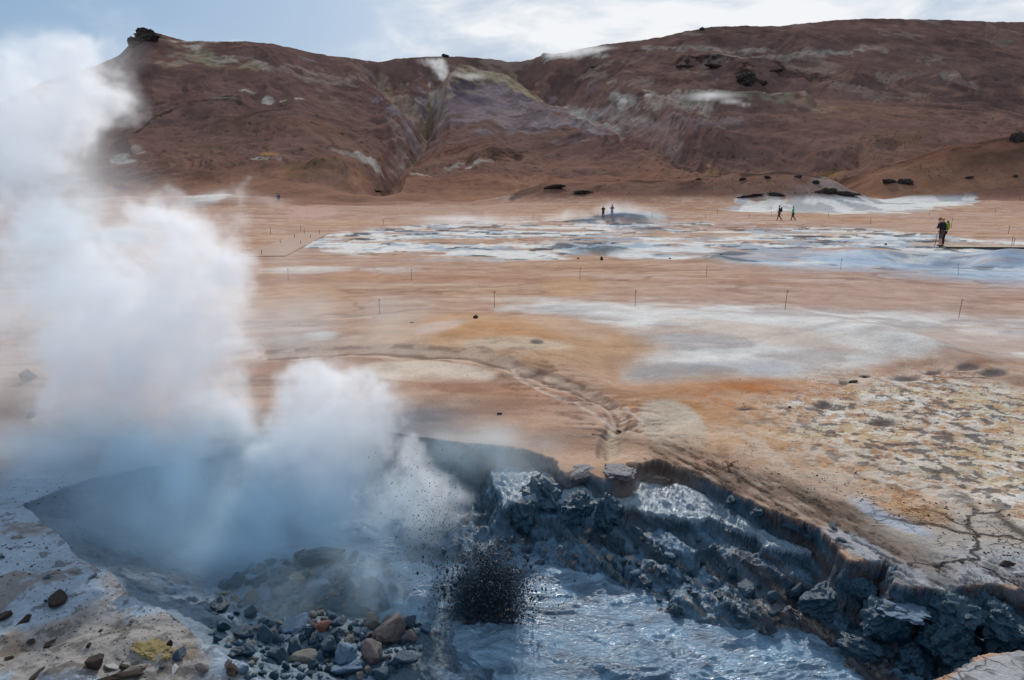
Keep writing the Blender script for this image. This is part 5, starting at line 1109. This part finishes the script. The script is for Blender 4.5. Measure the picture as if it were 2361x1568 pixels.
# ================================================================== people
SKIN = simple_mat('skin', rgb(190, 140, 120), .6); 
def skin_obj(name, verts, edges, radii, root, mat, parent, sub=1):
    me = bpy.data.meshes.new(name); me.from_pydata([tuple(v) for v in verts], edges, []); me.materials.append(mat)
    o = link(name, me, parent); sk = o.modifiers.new('skin', 'SKIN'); sk.use_smooth_shade = True
    for i, r_ in enumerate(radii):
        sv = me.skin_vertices[0].data[i]; sv.radius = r_ if isinstance(r_, tuple) else (r_, r_); sv.use_root = (i == root)
    if sub: m_ = o.modifiers.new('sub', 'SUBSURF'); m_.levels = sub; m_.render_levels = sub
    return o
def add_skinlayer(me):
    if not me.skin_vertices: 
        bm = bmesh.new(); bm.from_mesh(me); bm.verts.layers.skin.verify(); bm.to_mesh(me); bm.free()
_old_skin = skin_obj
def skin_obj(name, verts, edges, radii, root, mat, parent, sub=1):
    me = bpy.data.meshes.new(name); me.from_pydata([tuple(v) for v in verts], edges, [])
    bm = bmesh.new(); bm.from_mesh(me); lay = bm.verts.layers.skin.verify(); bm.verts.ensure_lookup_table()
    for i, r_ in enumerate(radii):
        bm.verts[i][lay].radius = r_ if isinstance(r_, tuple) else (r_, r_); bm.verts[i][lay].use_root = (i == root)
    bm.to_mesh(me); bm.free(); me.materials.append(mat)
    o = link(name, me, parent); sk = o.modifiers.new('skin', 'SKIN'); sk.use_smooth_shade = True
    if sub: m_ = o.modifiers.new('sub', 'SUBSURF'); m_.levels = sub; m_.render_levels = sub
    return o
def ball_bm(c, r_, seg=14, jitter=0, seed=0):
    bm = bmesh.new(); bmesh.ops.create_uvsphere(bm, u_segments=seg, v_segments=seg - 4, radius=1)
    for v in bm.verts:
        if jitter: v.co += v.co.normalized() * mn.noise(v.co * 3 + Vector((seed, 0, 0))) * jitter
        v.co = Vector((c[0] + v.co.x * r_[0], c[1] + v.co.y * r_[1], c[2] + v.co.z * r_[2]))
    for f in bm.faces: f.smooth = True
    return bm
def mesh_from(bm, name, mat, parent):
    me = bpy.data.meshes.new(name); bm.to_mesh(me); bm.free(); me.materials.append(mat); return link(name, me, parent)
MC = {}
def cm(c, rough=.8):
    if c not in MC: MC[c] = simple_mat('cloth_%s' % len(MC), rgb(*c), rough, .3, .2, 30, .15, 14)
    return MC[c]
def person(loc, heading, height, label, jacket, trousers, hair, pose='stand', coat=0.0, pack=None, bare_legs=False, bend=0.0, hatcol=None, group=None, vest=None, camera=False):
    """figure facing +Y before it is turned by heading; 1.75 m tall before scaling"""
    e = empty('person', loc, heading); e.scale = (height / 1.75,) * 3
    tag(e, label, 'person', group)
    fwd = bend
    V, E, Rr = [], [], []
    def v(p, r_, par=None):
        V.append(Vector(p)); Rr.append(r_); i = len(V) - 1
        if par is not None: E.append((par, i))
        return i
    st = .10 if pose == 'walk' else 0.0
    pel = v((0, 0, .95), (.13, .10)); sp = v((0, .02 + fwd * .3, 1.12), (.12, .09), pel); ch = v((0, .03 + fwd * .8, 1.32), (.145, .10), sp); up = v((0, .02 + fwd, 1.44), (.10, .08), ch); nk = v((0, .03 + fwd * 1.1, 1.50), (.052, .055), up)
    hd0 = v((0, .05 + fwd * 1.35, 1.57), (.068, .078), nk); hd1 = v((0, .055 + fwd * 1.5, 1.65), (.078, .092), hd0); hd2 = v((0, .04 + fwd * 1.5, 1.715), (.06, .07), hd1)
    legs = {}
    for s_ in (-1, 1):
        ph = s_ * st
        hip = v((.095 * s_, 0, .90), .088, pel); kn = v((.10 * s_, ph * .75 + .03 + (.04 if ph < 0 else 0), .49 if ph >= 0 else .50), .058, hip)
        an = v((.105 * s_, ph * 1.75 - (.12 if ph < 0 else 0), .09 if ph >= 0 else .14), .040, kn); toe = v((.12 * s_, ph * 1.75 - (.12 if ph < 0 else 0) + .15, .04 if ph >= 0 else .05), .036, an)
        legs[s_] = (hip, kn, an, toe)
    arms = {}
    for s_ in (-1, 1):
        sh = v((.185 * s_, .02 + fwd, 1.41), .058, up)
        if pose == 'camera': el = (.24 * s_, .14, 1.20); wr = (.09 * s_, .22, 1.50)
        elif pose == 'cross': el = (.24 * s_, .06, 1.15); wr = (.06 * s_, .23, 1.20)
        elif pose == 'walk': el = (.25 * s_, -.02 - s_ * .08, 1.15); wr = (.22 * s_, .12 - s_ * .12, .97)
        elif pose == 'look': el = (.24 * s_, .10 + fwd * .5, 1.15); wr = (.07 * s_, .30 + fwd * .5, 1.13)
        else: el = (.25 * s_, -.01, 1.14); wr = (.25 * s_, .06, .90)
        eli = v(el, .044, sh); wri = v(wr, .028, eli)
        dr = (Vector(wr) - Vector(el)).normalized(); side = dr.cross(Vector((0, 0, 1)));
        side = side.normalized() if side.length > .2 else Vector((0, 1, 0))
        pm = v(Vector(wr) + dr * .055, (.036, .018), wri)
        up_ = side.cross(dr).normalized()
        for fi, (off, ln) in enumerate(((-.027, .066), (-.009, .076), (.009, .072), (.026, .056))):
            b0 = Vector(wr) + dr * .085 + side * off; f1 = v(b0, .0095, pm); f2 = v(b0 + dr * ln * .5 - up_ * .008, .009, f1); v(b0 + dr * ln * .85 - up_ * .03, .0075, f2)
        t1 = v(Vector(wr) + dr * .035 - side * .036, .011, wri); v(Vector(wr) + dr * .075 - side * .052 - up_ * .012, .009, t1)
        arms[s_] = (sh, eli, wri)
    skin_obj('body', V, E, Rr, 0, SKIN, e)
    # face: nose, eyes, mouth, ears
    hc = V[hd1]
    for nm, c, r_, mt in (('nose', (hc.x, hc.y + .092, hc.z - .012), (.012, .018, .020), SKIN), ('mouth', (hc.x, hc.y + .080, hc.z - .052), (.024, .008, .006), cm((130, 70, 66))), ('ear', (hc.x - .080, hc.y - .004, hc.z - .01), (.010, .018, .028), SKIN), ('ear', (hc.x + .080, hc.y - .004, hc.z - .01), (.010, .018, .028), SKIN),
                          ('eye', (hc.x - .028, hc.y + .082, hc.z + .010), (.012, .008, .008), cm((30, 26, 26))), ('eye', (hc.x + .028, hc.y + .082, hc.z + .010), (.012, .008, .008), cm((30, 26, 26)))):
        mesh_from(ball_bm(c, r_, 8 + 2), nm, mt, e)
    # clothes
    jv = [V[pel] + Vector((0, 0, -.05 - coat)), V[pel] + Vector((0, 0, .02)), V[sp], V[ch], V[up]]; je = [(0, 1), (1, 2), (2, 3), (3, 4)]; jr = [(.165 + coat * .1, .13), (.16, .125), (.155, .12), (.175, .13), (.115, .095)]
    for s_ in (-1, 1):
        sh, el_, wr_ = arms[s_]; i0 = len(jv); jv += [V[sh], V[el_], V[wr_]]; je += [(4, i0), (i0, i0 + 1), (i0 + 1, i0 + 2)]; jr += [.078, .062, .045]
    skin_obj('jacket', jv, je, jr, 1, cm(jacket), e)
    tv = [V[pel] + Vector((0, 0, -.02))]; te_ = []; tr_ = [(.15, .12)]
    for s_ in (-1, 1):
        hp_, kn_, an_, to_ = legs[s_]; i0 = len(tv)
        end = V[an_] + Vector((0, 0, .01)) if not bare_legs else V[kn_] + Vector((0, 0, -.04))
        tv += [V[hp_] + Vector((0, 0, -.04)), V[kn_] + (Vector((0, 0, .05)) if bare_legs else Vector()), end]; te_ += [(0, i0), (i0, i0 + 1), (i0 + 1, i0 + 2)]; tr_ += [.108, .078, .062 if not bare_legs else .085]
    skin_obj('trousers', tv, te_, tr_, 0, cm(trousers), e)
    for s_ in (-1, 1):
        a0 = V[legs[s_][2]]; t0 = V[legs[s_][3]]
        skin_obj('shoe', [a0 + Vector((0, -.03, -.02)), a0 + Vector((0, .03, -.045)), t0 + Vector((0, .01, 0))], [(0, 1), (1, 2)], [.052, .05, .042], 1, cm((26, 26, 30)), e)
    mesh_from(ball_bm((hc.x, hc.y - .022, hc.z + .028), (.098, .104, .092), 14, .10, 3), 'hair' if hatcol is None else 'hat', cm(hatcol or hair), e)
    if vest: skin_obj('shirt_front', [V[sp] + Vector((0, .075, -.06)), V[ch] + Vector((0, .085, 0)), V[up] + Vector((0, .05, 0))], [(0, 1), (1, 2)], [(.08, .06)] * 2 + [(.05, .05)], 1, cm(vest), e)
    if pack:
        bk_ = mesh_from(ball_bm((0, -.20 + fwd * .6, 1.24), (.17, .13, .27), 14, .12, 5), 'backpack', cm(pack), e)
        mesh_from(ball_bm((0, -.18 + fwd * .6, 1.52), (.09, .07, .06), 10, .1, 7), 'pack_top', cm((24, 30, 34)), bk_)
    if camera:
        bmx = bmesh.new(); bmesh.ops.create_cube(bmx, size=1, matrix=Matrix.Translation((0, .26 if pose != 'camera' else .20, 1.20 if pose != 'camera' else 1.60)) @ Matrix.Diagonal((.13, .07, .09, 1))); bmesh.ops.bevel(bmx, geom=bmx.edges[:], offset=.012, segments=2, affect='EDGES')
        cb = mesh_from(bmx, 'camera_body', cm((20, 20, 22), .5), e)
        mesh_from(ball_bm((0, .30 if pose != 'camera' else .25, 1.20 if pose != 'camera' else 1.60), (.032, .04, .032), 10), 'lens', cm((20, 20, 22), .5), cb)
    return e
def place(x, yt, yf, heading, **kw):
    p = hit(x * S36, yf * S36); h = (yf - yt) * S36 / ppm(p) / (cP * cP + .03); return person(p, heading, min(max(h, 1.5), 1.95), **kw)
# the couple on the boardwalk
pl = pa + Vector((.55, .0, .14)) 
def on_walk(x, dy=0.0):
    t, _ = te(x * S36, 860 * S36); d = (pb - pa); k = (float(t) * pa.y - pa.x) / (d.x - float(t) * d.y); return pa + d * k + Vector((0, dy, .138))
person(on_walk(3302, -.10), rad(82), 1.80, 'person in a black jacket and brown knee-length shorts at the end of the boardwalk', (24, 26, 34), (88, 66, 62), (110, 70, 50), pose='look', bare_legs=True, bend=.10, coat=.06, group='couple on the boardwalk')
person(on_walk(3318, .12), rad(75), 1.78, 'person in a pale cap and dark clothes with a yellow-green backpack', (28, 34, 40), (24, 30, 34), (40, 30, 26), pose='look', bend=.06, coat=.08, pack=(140, 150, 40), hatcol=(200, 150, 100), vest=(180, 190, 205), group='couple on the boardwalk')
place(2738, 724.5, 775, rad(75), label='walker in a navy jacket carrying a small camera, left of the two walkers', jacket=(34, 38, 58), trousers=(66, 52, 52), hair=(70, 50, 44), pose='walk', pack=(30, 34, 52), camera=True, group='two walkers on the sand')
place(2787, 727, 775.5, rad(75), label='walker in an open bright green jacket and cap, right of the two walkers', jacket=(40, 170, 90), trousers=(54, 48, 50), hair=(40, 30, 28), pose='walk', hatcol=(30, 110, 80), vest=(28, 28, 34), group='two walkers on the sand')
place(2120, 725, 766.5, rad(180), label='person with white hair in a long dark coat standing behind the blue mound', jacket=(34, 38, 36), trousers=(26, 26, 30), hair=(200, 196, 190), pose='cross', coat=.22, group='two people behind the blue mound')
place(2151, 721, 767, rad(180), label='person in pale blue-grey clothes taking a photo behind the blue mound', jacket=(120, 124, 150), trousers=(130, 146, 172), hair=(24, 22, 24), pose='camera', camera=True, group='two people behind the blue mound')
place(976, 681, 707.5, rad(-30), label='person in a bright blue jacket, left of the far pair by the grey flats', jacket=(24, 84, 140), trousers=(28, 36, 44), hair=(20, 24, 28), pose='walk', group='far pair by the grey flats')
place(982.5, 682.5, 707.5, rad(-20), label='person in dark clothes, right of the far pair by the grey flats', jacket=(34, 30, 50), trousers=(28, 36, 40), hair=(20, 24, 28), pose='walk', group='far pair by the grey flats')
